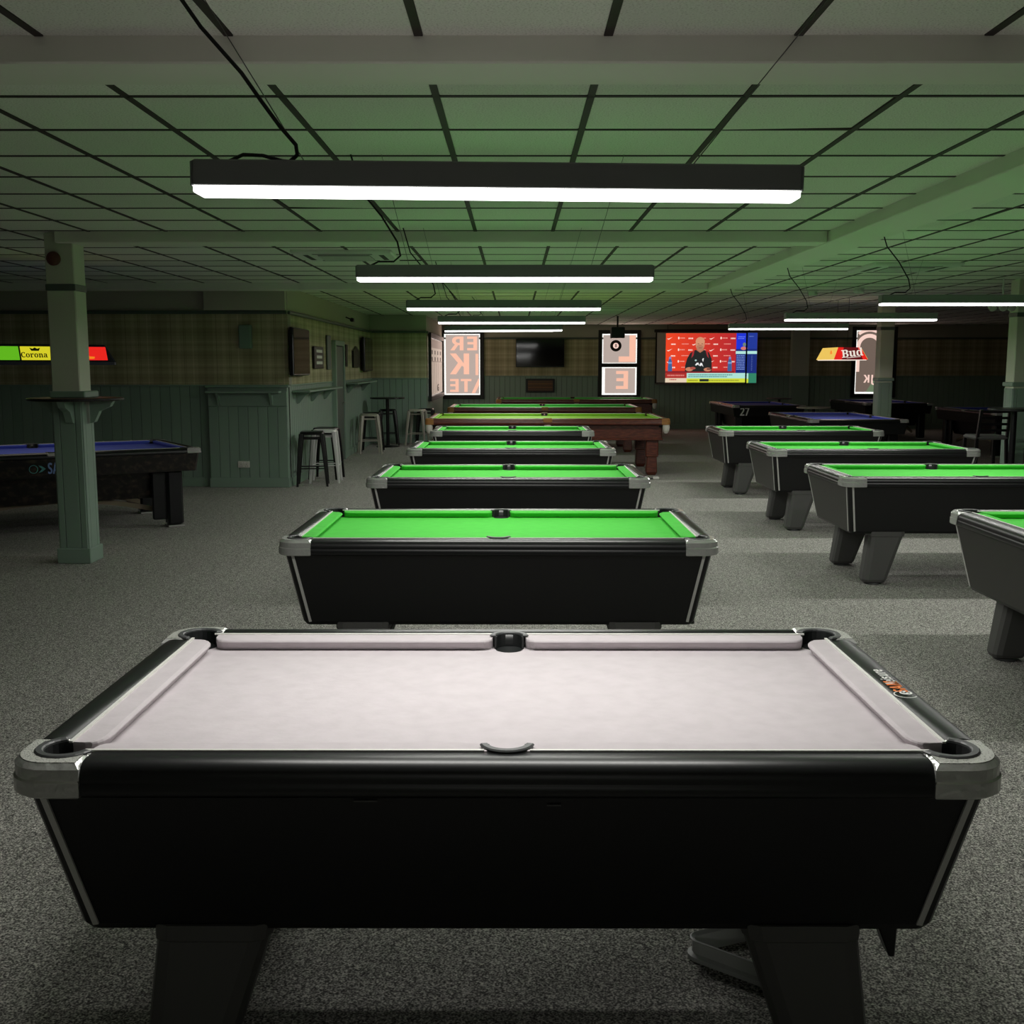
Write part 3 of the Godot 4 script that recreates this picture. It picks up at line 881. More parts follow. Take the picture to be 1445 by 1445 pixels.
	for k in 4:
		var p0: Vector3 = a[k]
		var p1: Vector3 = a[(k + 1) % 4]
		var q0: Vector3 = b[k]
		var q1: Vector3 = b[(k + 1) % 4]
		var nn := (p1 - p0).cross(q0 - p0).normalized()
		var cuts := [[0.0, 0.24, M.sign_red], [0.24, 0.86, M.sign_wine], [0.86, 1.0, M.sign_red]] if k == 0 else [[0.0, 1.0, M.sign_amber]]
		for u in cuts:
			var ring := PackedVector3Array([p0.lerp(p1, u[0]) + Vector3(0, 0.012, 0), p0.lerp(p1, u[1]) + Vector3(0, 0.012, 0), q0.lerp(q1, u[1]), q0.lerp(q1, u[0])])
			var ring2 := PackedVector3Array()
			for v in ring: ring2.append(v + nn * 0.006)
			obj("sign_panel", mb().loft([ring, ring2], -1), u[2], r)
		if k == 0:
			var mid := (p0 + p1 + q0 + q1) / 4.0
			var yy := (q0 + q1 - p0 - p1).normalized()
			letters("letters", "Bud", 0.125, M.sign_white, r, Transform3D(Basis(Basis(Vector3.BACK, 0.12) * Vector3.RIGHT, Basis(Vector3.BACK, 0.02) * yy, nn), mid + nn * 0.012 + Vector3(0.03, 0.012, 0)), true, 0.003)
			obj("underline", mb().bar(mid + nn * 0.011 + Vector3(-0.06, -0.068, 0.02), mid + nn * 0.011 + Vector3(0.16, -0.045, 0.02), 0.003, 0.008), M.sign_white, r)
		if k == 3:
			var mid := (p0 + p1 + q0 + q1) / 4.0
			obj("emblem", mb().at(Transform3D(Basis(Vector3.BACK, nn, Vector3.UP), mid + nn * 0.007 + Vector3(0, 0, 0.22))).prism(PackedVector2Array(arc(Vector2.ZERO, 0.055, 0, TAU * 0.95, 12)), 0, 0.003), M.sign_orange, r)
	area(r, Vector3(0, -0.01, 0), Vector2(0.4, 0.8), 0.6, rgb(255, 240, 220))
	for s in [-1, 1]:
		obj("chain", mb().tube([Vector3(0, 0.2, s * 0.3), Vector3(0, CEIL - 1.74, s * 0.3)], 0.004, 5), M.cable, r)

# ---------------------------------------------------------------- windows, screen
func mirrored(x: float, y: float, z: float) -> Transform3D:
	return Transform3D(Basis(Vector3.UP, PI), Vector3(x, y, z))
func window(called: String, label: String, xf: Transform3D, w: float, h: float) -> Node3D:
	# origin at the middle of the opening on the wall face, +z into the room
	var n := struct(called, label)
	n.transform = xf
	var f := 0.10
	for s in [-1, 1]:
		obj("window_frame", mb().cb(Vector3(s * (w / 2 + f / 2), 0, 0.035), Vector3(f, h + 2 * f, 0.07), 0.006), M.frame_black, n)
		obj("window_frame", mb().cb(Vector3(0, s * (h / 2 + f / 2), 0.035), Vector3(w, f, 0.07), 0.006), M.frame_black, n)
	obj("window_daylight", mb().box(Vector3(0, 0, 0.012), Vector3(w, h, 0.006)), M.window_daylight, n)
	obj("pane", mb().box(Vector3(0, 0, 0.02), Vector3(w, h, 0.004)), M.glass, n)
	return n
func flat(o: Vector3) -> Transform3D:
	return Transform3D(Basis(Vector3.RIGHT, Vector3.BACK, Vector3.DOWN), o)
func windows() -> void:
	var zb := 0.03
	var w1 := window("window_1", "window with mirrored salmon lettering film at the far left", Transform3D(Basis(), P(-1.385, 1.70, 28.99)), 0.95, 1.60)
	obj("window_film", mb().box(Vector3(0.008, 0.005, zb), Vector3(0.88, 1.54, 0.006)), M.window_film, w1)
	letters("window_letters", "ER", 0.35, M.window_print, w1, mirrored(0.07, 0.54, zb + 0.006).scaled_local(Vector3(1.3, 1, 1)), false, 0.004)
	letters("window_letters", "K", 0.53, M.window_print, w1, mirrored(-0.03, 0.0, zb + 0.006).scaled_local(Vector3(1.25, 1, 1)), false, 0.004)
	obj("window_stroke", mb().box(Vector3(0.39, 0.0, zb + 0.006), Vector3(0.07, 0.56, 0.004)), M.window_print, w1)
	letters("window_letters", "TE", 0.33, M.window_print, w1, mirrored(-0.055, -0.56, zb + 0.006).scaled_local(Vector3(1.2, 1, 1)), false, 0.004)
	obj("window_stroke", mb().at(flat(Vector3(0.36, -0.56, zb + 0.004))).prism(PackedVector2Array([Vector2(-0.11, 0.19), Vector2(0.07, -0.19), Vector2(0.085, -0.19), Vector2(0.085, -0.02), Vector2(-0.02, 0.19)]), 0, 0.004), M.window_print, w1)
	var w2 := window("window_2", "window of two panes with a ball emblem, left of the screen", Transform3D(Basis(), P(2.775, 1.70, 28.99)), 0.92, 1.60)
	obj("window_frame", mb().cb(Vector3(0, -0.02, 0.05), Vector3(0.92, 0.10, 0.04), 0.005), M.frame_black, w2)
	obj("window_film", mb().box(Vector3(0.0, 0.405, zb), Vector3(0.86, 0.72, 0.006)), M.window_film, w2)
	obj("window_film", mb().box(Vector3(0.02, -0.425, zb), Vector3(0.80, 0.66, 0.006)), M.window_film, w2)
	obj("window_letters", mb().at(flat(Vector3(0.24, 0.40, zb + 0.003))).prism(PackedVector2Array([Vector2(0.18, -0.36), Vector2(0.18, 0.33), Vector2(-0.26, 0.33), Vector2(-0.26, 0.19), Vector2(0.02, 0.19), Vector2(0.02, -0.36)]), 0, 0.004), M.window_print, w2)
	letters("window_letters", "E", 0.46, M.window_print, w2, mirrored(0.08, -0.42, zb + 0.006).scaled_local(Vector3(1.2, 1, 1)), false, 0.004)
	obj("window_emblem", mb().at(flat(Vector3(-0.10, 0.49, zb + 0.003))).prism(PackedVector2Array(arc(Vector2.ZERO, 0.15, 0, TAU * 0.97, 24)), 0, 0.006), M.window_dark, w2)
	obj("window_emblem", mb().at(flat(Vector3(-0.10, 0.49, zb + 0.009))).prism(PackedVector2Array(arc(Vector2.ZERO, 0.075, 0, TAU * 0.97, 20)), 0, 0.004), M.window_pink, w2)
	letters("window_letters", "8", 0.085, M.window_dark, w2, Transform3D(Basis(), Vector3(-0.10, 0.49, zb + 0.016)), false, 0.003)
	var w3 := window("window_3", "window with a pink arch print, half hidden by a column", Transform3D(Basis(), P(9.50, 1.76, 28.99)), 0.98, 1.66)
	obj("window_film", mb().box(Vector3(0.0, 0.01, zb), Vector3(0.92, 1.58, 0.006)), M.window_taupe, w3)
	for q in [[0.24, 0.34], [0.40, 0.48]]:
		var o: Array = [Vector2(q[1] - 0.14, 0.35)] + arc(Vector2(-0.14, -0.30), q[1], 0, -PI, 16) + [Vector2(-q[1] - 0.14, 0.35), Vector2(-q[0] - 0.14, 0.35)] + arc(Vector2(-0.14, -0.30), q[0], -PI, 0, 16) + [Vector2(q[0] - 0.14, 0.35)]
		if q[0] > 0.3: o = arc(Vector2(-0.14, -0.30), q[1], 0, -0.5 * PI - 0.7, 14) + arc(Vector2(-0.14, -0.30), q[0], -0.5 * PI - 0.7, 0, 14)
		var pp := PackedVector2Array()
		for z in o: pp.append(Vector2(clampf(z.x, -0.46, 0.46), z.y))
		obj("window_arch", mb().at(flat(Vector3(0, 0.10, zb + 0.003))).prism(pp, 0, 0.004), M.window_pink, w3)
	obj("window_field", mb().at(flat(Vector3(0, 0, zb + 0.003))).prism(PackedVector2Array([Vector2(-0.18, 0.78), Vector2(0.46, 0.78), Vector2(0.46, 0.30), Vector2(0.02, 0.44)]), 0, 0.003), M.window_green, w3)
	letters("window_letters", "JK", 0.20, M.window_pink, w3, mirrored(-0.12, -0.44, zb + 0.010), false, 0.003)
	var w4 := window("window_4", "side window with a pale printed blind at the far left", Transform3D(Basis(Vector3(0, 0, -1), Vector3.UP, Vector3(1, 0, 0)), P(-1.89, 1.64, 26.1)), 4.1, 1.30)
	obj("window_film", mb().box(Vector3(0, 0.0, zb), Vector3(4.04, 1.26, 0.006)), M.window_pale, w4)
	obj("window_band", mb().box(Vector3(0, 0.53, zb + 0.004), Vector3(4.04, 0.20, 0.004)), M.window_taupe, w4)
	obj("window_band", mb().box(Vector3(0, 0.12, zb + 0.004), Vector3(4.04, 0.03, 0.004)), M.window_taupe, w4)
	for i in 4:
		for j in 2:
			obj("window_mark", mb().box(Vector3(-1.4 + i * 0.9, 0.33 - j * 0.15, zb + 0.005), Vector3(0.22, 0.09, 0.004)), M.window_dark, w4)
	for i in 7:
		obj("window_fold", mb().box(Vector3(-1.8 + i * 0.6, -0.25, zb + 0.005), Vector3(0.05, 0.68, 0.004)), M.window_taupe, w4)
	letters("window_letters", "G", 0.16, M.window_dark, w4, Transform3D(Basis().scaled(Vector3(4, 1, 1)), Vector3(0.4, -0.50, zb + 0.008)), false, 0.003)
	# daylight that the films let through
	area(w1, Vector3(0, 0, 0.09), Vector2(0.85, 1.5), 0.75, rgb(255, 225, 212), Vector3(0, PI, 0))
	area(w2, Vector3(0, 0, 0.09), Vector2(0.85, 1.5), 0.7, rgb(255, 225, 212), Vector3(0, PI, 0))
	area(w3, Vector3(0, 0, 0.09), Vector2(0.85, 1.5), 0.3, rgb(255, 225, 212), Vector3(0, PI, 0))
	area(w4, Vector3(0, 0, 0.09), Vector2(3.9, 1.2), 0.8, rgb(255, 235, 222), Vector3(0, PI, 0))

func blob(im: Image, pts: Array, c: Color) -> void:
	var p := PackedVector2Array(pts)
	var r := Rect2(p[0], Vector2.ZERO)
	for q in p: r = r.expand(q)
	for y in range(maxi(0, int(r.position.y)), mini(im.get_height(), int(r.end.y) + 1)):
		for x in range(maxi(0, int(r.position.x)), mini(im.get_width(), int(r.end.x) + 1)):
			if Geometry2D.is_point_in_polygon(Vector2(x + 0.5, y + 0.5), p): im.set_pixel(x, y, c)
func oval(im: Image, cx: float, cy: float, rx: float, ry: float, c: Color) -> void:
	var p := []
	for i in 28: p.append(Vector2(cx + rx * cos(TAU * i / 28), cy + ry * sin(TAU * i / 28)))
	blob(im, p, c)
func bars(im: Image, x: int, y: int, w: int, h: int, c: Color, sd: int) -> void:
	var k := x
	var s := sd
	while k < x + w:
		s = (s * 73 + 41) % 97
		var ww := 3 + s % 5
		im.fill_rect(Rect2i(k, y, mini(ww, x + w - k), h), c)
		k += ww + 2
func broadcast() -> Image:
	# 520 x 288: a press conference, a red board with sponsor marks, tables of figures at the right
	var im := Image.create(520, 288, false, Image.FORMAT_RGB8)
	for x in 400:
		var k := x / 400.0
		im.fill_rect(Rect2i(x, 0, 1, 288), Color(0.93 - 0.22 * k, 0.27 - 0.11 * k, 0.14 + 0.05 * k))
	var pale := rgb(255, 226, 214)
	for j in 6:
		for i in 7:
			var x := 28 + i * 60 + (j % 2) * 22 - 20
			var y := 26 + j * 34
			if x > 376: continue
			match (i + j * 2) % 4:
				0: blob(im, [Vector2(x, y + 4), Vector2(x + 6, y + 6), Vector2(x + 30, y - 4), Vector2(x + 9, y + 11), Vector2(x + 1, y + 9)], pale)
				1:
					oval(im, x + 5, y + 2, 4, 8, pale)
					bars(im, x + 13, y - 1, 28, 6, rgb(240, 170, 155), x + y)
				2: bars(im, x, y, 26, 8, pale, x + y)
				3: bars(im, x, y, 40, 5, rgb(240, 160, 145), x * 3 + y)
	# table edge, bottles
	im.fill_rect(Rect2i(0, 220, 392, 12), rgb(140, 34, 40))
	for bx in [26, 366]:
		oval(im, bx, 146, 7, 10, rgb(140, 130, 190))
		blob(im, [Vector2(bx - 11, 165), Vector2(bx - 5, 150), Vector2(bx + 5, 150), Vector2(bx + 11, 165), Vector2(bx + 12, 222), Vector2(bx - 12, 222)], rgb(62, 96, 150))
		im.fill_rect(Rect2i(bx - 11, 168, 22, 10), rgb(120, 150, 200))
	# seated man in a dark top
	blob(im, [Vector2(112, 224), Vector2(112, 190), Vector2(122, 150), Vector2(140, 116), Vector2(166, 98), Vector2(220, 98), Vector2(246, 112), Vector2(262, 150), Vector2(264, 224)], rgb(34, 38, 38))
	blob(im, [Vector2(152, 108), Vector2(164, 100), Vector2(158, 130), Vector2(146, 146)], rgb(168, 44, 50))
	blob(im, [Vector2(226, 100), Vector2(238, 106), Vector2(246, 146), Vector2(236, 134)], rgb(168, 44, 50))
	blob(im, [Vector2(176, 100), Vector2(178, 84), Vector2(214, 84), Vector2(216, 100), Vector2(196, 114)], rgb(176, 110, 84))
	oval(im, 195, 64, 26, 38, rgb(202, 136, 104))
	oval(im, 195, 48, 26, 26, rgb(210, 146, 112))
	oval(im, 194, 84, 20, 18, rgb(178, 124, 98))
	im.fill_rect(Rect2i(180, 60, 10, 3), rgb(90, 56, 46))
	im.fill_rect(Rect2i(202, 60, 10, 3), rgb(90, 56, 46))
	oval(im, 196, 72, 4, 7, rgb(190, 120, 92))
	im.fill_rect(Rect2i(187, 84, 18, 3), rgb(130, 70, 62))
	blob(im, [Vector2(168, 186), Vector2(178, 172), Vector2(188, 172), Vector2(192, 190), Vector2(184, 182), Vector2(176, 188)], rgb(240, 240, 240))
	blob(im, [Vector2(192, 188), Vector2(200, 172), Vector2(208, 174), Vector2(216, 196), Vector2(206, 186), Vector2(200, 192)], rgb(240, 240, 240))
	oval(im, 172, 158, 6, 5, rgb(170, 200, 196))
	blob(im, [Vector2(212, 146), Vector2(218, 146), Vector2(214, 168), Vector2(208, 154)], rgb(235, 235, 232))
	oval(im, 136, 210, 22, 12, rgb(196, 128, 98))
	oval(im, 156, 204, 16, 8, rgb(170, 84, 74))
	oval(im, 240, 212, 22, 11, rgb(196, 128, 98))
	im.fill_rect(Rect2i(236, 206, 26, 6), rgb(40, 30, 40))
	# figures column: upper photograph and rows
	im.fill_rect(Rect2i(400, 0, 120, 288), rgb(26, 44, 120))
	im.fill_rect(Rect2i(400, 0, 54, 92), rgb(30, 52, 214))
	im.fill_rect(Rect2i(454, 0, 66, 92), rgb(34, 56, 150))
	bars(im, 410, 18, 40, 5, rgb(110, 130, 240), 3)
	bars(im, 410, 28, 36, 5, rgb(110, 130, 240), 9)
	bars(im, 466, 18, 30, 4, rgb(110, 130, 200), 5)
	oval(im, 446, 66, 9, 12, rgb(110, 130, 120))
	oval(im, 442, 88, 16, 10, rgb(210, 120, 110))
	im.fill_rect(Rect2i(398, 104, 122, 17), rgb(176, 226, 216))
	for i in 9:
		bars(im, 404, 128 + i * 10, 46, 5, rgb(130, 156, 220), i * 7 + 1)
		bars(im, 484, 132 + i * 10, 8, 3, rgb(120, 140, 200), i)
	# captions
	im.fill_rect(Rect2i(0, 232, 122, 30), rgb(170, 44, 40))
	bars(im, 12, 242, 96, 9, rgb(220, 130, 120), 4)
	im.fill_rect(Rect2i(122, 232, 346, 32), rgb(172, 224, 212))
	bars(im, 132, 240, 250, 6, rgb(70, 130, 130), 6)
	bars(im, 132, 251, 220, 6, rgb(70, 130, 130), 8)
	im.fill_rect(Rect2i(0, 262, 122, 26), rgb(226, 206, 180))
	bars(im, 24, 268, 40, 6, rgb(190, 70, 70), 2)
	im.fill_rect(Rect2i(122, 264, 346, 24), rgb(206, 216, 60))
	bars(im, 130, 272, 56, 7, rgb(140, 130, 40), 2)
	bars(im, 250, 272, 170, 7, rgb(150, 150, 50), 12)
	im.fill_rect(Rect2i(196, 268, 52, 14), rgb(34, 44, 40))
	im.fill_rect(Rect2i(468, 232, 52, 56), rgb(50, 130, 100))
	return im

func screens() -> void:
	var s := thing("projector_screen", "pull down projection screen showing a man at a red press board", "screen", P(4.91, 0, 28.75))
	obj("screen_cloth", mb().box(Vector3(0, 1.875, -0.01), Vector3(2.36, 1.33, 0.006)), M.screen_cloth, s)
	obj("roller_case", mb().cb(Vector3(0, 2.57, -0.02), Vector3(2.5, 0.08, 0.09), 0.012), M.frame_black, s)
	obj("bottom_bar", mb().cb(Vector3(0, 1.19, -0.01), Vector3(2.42, 0.03, 0.03), 0.006), M.wire, s)
	for x in [-1.195, 1.175]:
		obj("side_border", mb().box(Vector3(x, 1.875, -0.008), Vector3(0.04, 1.34, 0.008)), M.screen_edge, s)
	for x in [-0.9, 0.9]: obj("hanger", mb().bar(Vector3(x, 2.58, -0.02), Vector3(x, CEIL + 0.01, -0.02), 0.012, 0.012), M.metal_black, s)
	obj("lower_border", mb().box(Vector3(0, 1.215, -0.0075), Vector3(2.36, 0.03, 0.009)), M.screen_edge, s)
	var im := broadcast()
	var pic := picture("projected_picture", im, 0.95)
	# picture 2.40 m wide: projected light as glow, spilling past the cloth onto an added board
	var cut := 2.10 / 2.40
	var f1 := obj("projected_picture", face(2.10, 1.28), pic, s)
	f1.position = Vector3(0.105, 1.87, -0.004)
	var m1: StandardMaterial3D = pic.duplicate()
	m1.uv1_scale = Vector3(cut, 1, 1)
	f1.material_override = m1
	var f2 := obj("projected_picture", face(0.26, 1.30), pic, s)  # projector light spilling onto the wall, painted as a glowing strip
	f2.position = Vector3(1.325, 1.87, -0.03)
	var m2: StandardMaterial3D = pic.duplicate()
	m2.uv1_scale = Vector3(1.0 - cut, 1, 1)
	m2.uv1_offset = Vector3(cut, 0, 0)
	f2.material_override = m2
	obj("added_spill_board", mb().box(Vector3(1.325, 1.87, -0.045), Vector3(0.28, 1.32, 0.02)), M.screen_cloth, s)  # added backing for the glowing spill; the wall itself is bare here
	area(s, Vector3(0.1, 1.87, 0.03), Vector2(2.1, 1.25), 0.10, rgb(255, 160, 140), Vector3(0, PI, 0))
	# televisions
	tv("large black television on the back wall between the windows", Transform3D(Basis(), P(0.675, 2.0, 28.93)), 1.28, 0.74)
	tv("television near the wall corner above the black and white stools", Transform3D(Basis(Vector3(0, 0, -1), Vector3.UP, Vector3(1, 0, 0)), P(-3.045, 1.855, 15.42)), 1.16, 0.66)
	tv("farther television on the left wall beyond the door", Transform3D(Basis(Vector3(0, 0, -1), Vector3.UP, Vector3(1, 0, 0)), P(-3.045, 1.895, 22.5)), 1.20, 0.68)
	var pj := thing("projector", "black projector hanging from the ceiling before the two pane window", "projector", P(2.25, 2.25, 24.0))
	obj("body", mb().cb(Vector3(0, 0.13, 0), Vector3(0.29, 0.24, 0.34), 0.015), M.tv_black, pj)
	obj("lens", mb().at(Transform3D(Basis(Vector3.RIGHT, -PI / 2), Vector3(0.05, 0.13, -0.17))).lathe([[0.05, 0.0], [0.05, 0.03], [0.035, 0.035]], 14), M.tv_glass, pj)
	obj("pole", mb().lathe([[0.02, 0.24], [0.02, 0.50]], 10), M.tv_black, pj)
func tv(label: String, xf: Transform3D, w: float, h: float) -> void:
	var t := thing("television", label, "television")
	t.transform = xf
	obj("body", mb().cb(Vector3(0, 0, 0.02), Vector3(w, h, 0.06), 0.012), M.tv_black, t)
	obj("tv_glass", mb().box(Vector3(0, 0.006, 0.052), Vector3(w - 0.03, h - 0.04, 0.006)), M.tv_glass, t)
	obj("bracket", mb().box(Vector3(0, 0, -0.02), Vector3(0.3, 0.25, 0.05)), M.metal_black, t)

# ---------------------------------------------------------------- furniture and fittings
func stool(label: String, at: Vector3, turn: float, m: Material) -> Node3D:
	var t := thing("bar_stool", label, "bar stool", at, turn, "metal bar stools by the left wall")
	var h := 0.76
	obj("seat", mb().loft([MB.rr(-0.165, 0.165, -0.165, 0.165, h - 0.045, 0.04, 3), MB.rr(-0.158, 0.158, -0.158, 0.158, h - 0.012, 0.045, 3), MB.rr(-0.148, 0.148, -0.148, 0.148, h - 0.002, 0.045, 3), MB.rr(-0.12, 0.12, -0.12, 0.12, h - 0.008, 0.04, 3)], 0), m, t)
	for sx in [1, -1]:
		for sz in [1, -1]:
			var rings := []
			for q in [[h - 0.03, 0.140, 0.032], [0.42, 0.172, 0.026], [0.0, 0.205, 0.016]]:
				rings.append(MB.rr(sx * q[1] - q[2], sx * q[1] + q[2], sz * q[1] - q[2], sz * q[1] + q[2], q[0], q[2] * 0.4, 2))
			obj("leg", mb().loft(rings, -1), m, t)
	for s in [1, -1]:
		obj("crossbar", mb().cb(Vector3(0, 0.25, s * 0.186), Vector3(0.36, 0.016, 0.012), 0.003), m, t)
		obj("crossbar", mb().cb(Vector3(s * 0.186, 0.235, 0), Vector3(0.012, 0.016, 0.36), 0.003), m, t)
		obj("brace", mb().bar(Vector3(-0.145, h - 0.10, s * 0.145), Vector3(0.145, h - 0.10, s * 0.145), 0.008, 0.02), m, t)
	return t
func shelf(label: String, xf: Transform3D, w: float, dp: float, spots: Array, m: Material) -> void:
	var t := thing("wall_shelf", label, "shelf")
	t.transform = xf
	obj("board", mb().cb(Vector3(0, 0, dp / 2), Vector3(w, 0.028, dp), 0.006), m, t)
	for x in spots:
		obj("bracket", mb().at(Transform3D(Basis(Vector3(0, 0, 1), Vector3(-1, 0, 0), Vector3(0, -1, 0)), Vector3(x + 0.02, -0.014, 0))).prism(PackedVector2Array([Vector2(0, 0), Vector2(dp * 0.8, 0), Vector2(dp * 0.45, 0.06), Vector2(0.03, 0.16), Vector2(0, 0.17)]), 0, 0.035), m, t)
func pedestal(called: String, label: String, at: Vector3, r: float, h: float, topm: Material) -> void:
	var t := thing(called, label, "table", at)
	obj("table_top", mb().lathe([[r - 0.012, h - 0.03], [r, h - 0.02], [r, h - 0.008], [r - 0.01, h]], 28), topm, t)
	obj("pole", mb().lathe([[0.035, 0.03], [0.035, h - 0.03]], 14), M.metal_black, t)
	obj("base", mb().lathe([[0.24, 0.0], [0.24, 0.012], [0.05, 0.035]], 22), M.metal_black, t)
func bar_chair(label: String, at: Vector3, turn: float) -> void:
	var t := thing("bar_chair", label, "chair", at, turn, "dark ladder back bar chairs")
	obj("seat", mb().cb(Vector3(0, 0.80, 0), Vector3(0.40, 0.05, 0.40), 0.018), M.leg_black, t)
	for s in [1, -1]:
		obj("leg", mb().bar(Vector3(s * 0.18, 0.78, -0.17), Vector3(s * 0.20, 0, -0.20), 0.035, 0.035), M.metal_black, t)
		obj("leg", mb().bar(Vector3(s * 0.18, 0.78, 0.17), Vector3(s * 0.20, 0, 0.21), 0.035, 0.035), M.metal_black, t)
		obj("back_post", mb().bar(Vector3(s * 0.18, 0.78, 0.18), Vector3(s * 0.17, 1.14, 0.24), 0.032, 0.032), M.metal_black, t)
		obj("stretcher", mb().bar(Vector3(s * 0.195, 0.28, -0.19), Vector3(s * 0.195, 0.28, 0.20), 0.022, 0.022), M.metal_black, t)
	obj("stretcher", mb().bar(Vector3(-0.195, 0.32, 0.20), Vector3(0.195, 0.32, 0.20), 0.022, 0.022), M.metal_black, t)
	for i in 4:
		obj("slat", mb().bar(Vector3(-0.17, 0.89 + i * 0.075, 0.198 + i * 0.012), Vector3(0.17, 0.89 + i * 0.075, 0.198 + i * 0.012), 0.016, 0.03), M.metal_black, t)
func furniture() -> void:
	stool("black metal stool standing in front of the white one by the corner", P(-2.83, 0, 15.15), 8.0, M.metal_black)
	stool("white metal stool partly behind the nearest black stool", P(-2.73, 0, 15.62), 4.0, M.metal_white)
	stool("black metal stool hidden behind the white one at the corner", P(-2.80, 0, 16.1), -6.0, M.metal_black)
	stool("pale metal stool standing alone beyond the door", P(-2.77, 0, 20.75), 14.0, M.metal_pale)
	stool("black stool directly behind the lone pale stool", P(-2.80, 0, 21.4), 3.0, M.metal_black)
	stool("grey metal stool by the dark bistro table", P(-2.05, 0, 22.9), -9.0, M.metal_pale)
	stool("black stool left of the grey one at the bistro table", P(-2.68, 0, 23.0), 12.0, M.metal_black)
	stool("black stool right of the grey one at the far left wall", P(-1.90, 0, 23.36), 0.0, M.metal_black)
	pedestal("bistro_table", "tall black bistro table against the far left wall", P(-2.62, 0, 22.45), 0.36, 1.02, M.metal_black)
	var wb := Basis(Vector3(0, 0, -1), Vector3.UP, Vector3(1, 0, 0))
	shelf("short green shelf on the boarded boxing with the socket", Transform3D(Basis(), P(-3.68, 1.31, 14.88)), 1.0, 0.18, [-0.36, 0.36], M.sage)
	shelf("long green shelf below the near television", Transform3D(wb, P(-3.09, 1.31, 16.6)), 2.9, 0.25, [-1.1, 0.0, 1.1], M.sage)
	shelf("green shelf below the farther television", Transform3D(wb, P(-3.09, 1.345, 21.2)), 2.8, 0.25, [-1.0, 0.9], M.sage)
	# round shelf about the left column
	var rs := thing("column_shelf", "round dark shelf with curved green brackets about the left column", "shelf", P(-3.70, 0, 9.18))
	obj("shelf_top", mb().lathe([[0.365, 1.372], [0.38, 1.380], [0.38, 1.390], [0.37, 1.396]], 36), M.brown_wood, rs)
	obj("edge_band", mb().lathe([[0.383, 1.374], [0.386, 1.380], [0.386, 1.390], [0.381, 1.394], [0.378, 1.384]], 36), M.metal_black, rs)
	obj("collar", mb().cb(Vector3(-0.01, 1.425, 0), Vector3(0.30, 0.055, 0.30), 0.008), M.sage, rs)
	for k in 4:
		var bs := Basis(Vector3.UP, k * PI / 2)
		obj("bracket", mb().at(Transform3D(bs * Basis(Vector3(0, 0, 1), Vector3(-1, 0, 0), Vector3(0, -1, 0)), bs * Vector3(0.03, 1.373, 0.125))).prism(PackedVector2Array([Vector2(0, 0), Vector2(0.20, 0), Vector2(0.17, 0.05), Vector2(0.08, 0.09), Vector2(0.035, 0.18), Vector2(0, 0.19)]), 0, 0.06), M.sage, rs)
	# wall pieces
	var d := struct("door_1", "dark green door in the left wall between the shelves")
	d.transform = Transform3D(wb, P(-3.095, 0, 19.05))
	obj("leaf", mb().cb(Vector3(0, 1.0, 0.02), Vector3(0.84, 2.0, 0.05), 0.006), M.rail, d)
	for s in [-1, 1]: obj("door_frame", mb().cb(Vector3(s * 0.46, 1.03, 0.03), Vector3(0.09, 2.06, 0.08), 0.008), M.sage, d)
	obj("door_frame", mb().cb(Vector3(0, 2.05, 0.03), Vector3(1.0, 0.09, 0.08), 0.008), M.sage, d)
	obj("handle", mb().bar(Vector3(0.33, 1.02, 0.075), Vector3(0.22, 1.02, 0.075), 0.018, 0.018), M.wire, d)
	var pq := thing("plaque", "small dark plaque with three white lines beside the near television", "sign")
	pq.transform = Transform3D(wb, P(-3.09, 1.79, 17.15))
	obj("board", mb().cb(Vector3(0, 0, 0.015), Vector3(0.80, 0.34, 0.03), 0.006), M.tv_black, pq)
	for i in 3: obj("text_line", mb().box(Vector3(0.02, 0.10 - i * 0.09, 0.032), Vector3(0.5 - 0.05 * (i % 2), 0.045, 0.003)), M.print_white, pq)
	var bd := thing("notice", "tall narrow dark notice left of the green door", "notice")
	bd.transform = Transform3D(wb, P(-3.09, 1.88, 18.15))
	obj("board", mb().cb(Vector3(0, 0, 0.012), Vector3(0.34, 0.56, 0.024), 0.005), M.rail, bd)
	var b3 := thing("notice", "dark shaped plaque between the door and the farther television", "notice")
	b3.transform = Transform3D(wb, P(-3.09, 1.82, 21.25))
	obj("board", mb().at(Transform3D(Basis(Vector3.RIGHT, Vector3.BACK, Vector3.DOWN), Vector3.ZERO)).prism(PackedVector2Array([Vector2(-0.4, 0.19), Vector2(-0.4, -0.13), Vector2(-0.2, -0.17), Vector2(0, -0.22), Vector2(0.2, -0.17), Vector2(0.4, -0.13), Vector2(0.4, 0.19)]), 0, 0.03), M.tv_black, b3)
	var b4 := thing("notice", "thin vertical strip just right of the green door", "notice")
	b4.transform = Transform3D(wb, P(-3.09, 1.85, 20.05))
	obj("strip", mb().cb(Vector3(0, 0, 0.012), Vector3(0.22, 0.40, 0.024), 0.005), M.tv_black, b4)
	var cctv := thing("security_camera", "small black ceiling camera high on the left wall", "camera", P(-2.98, 2.50, 20.2))
	obj("body", mb().cb(Vector3(0, 0, 0), Vector3(0.07, 0.07, 0.16), 0.015), M.tv_black, cctv)
	obj("arm", mb().bar(Vector3(0, 0, 0), Vector3(-0.12, 0.05, 0), 0.02, 0.02), M.tv_black, cctv)
	var sc := thing("wall_sconce", "unlit plaid papered wall box on the plaid wall", "box", P(-3.665, 2.055, 15.0))
	obj("body", mb().cb(Vector3(0, 0, 0.05), Vector3(0.17, 0.32, 0.10), 0.012), M.sage_b, sc)
	var so := thing("wall_socket", "white double socket low on the green boxing", "socket", P(-3.725, 0.318, 14.878))
	obj("plate", mb().cb(Vector3(0, 0, 0.006), Vector3(0.16, 0.088, 0.016), 0.004), M.white_plastic, so)
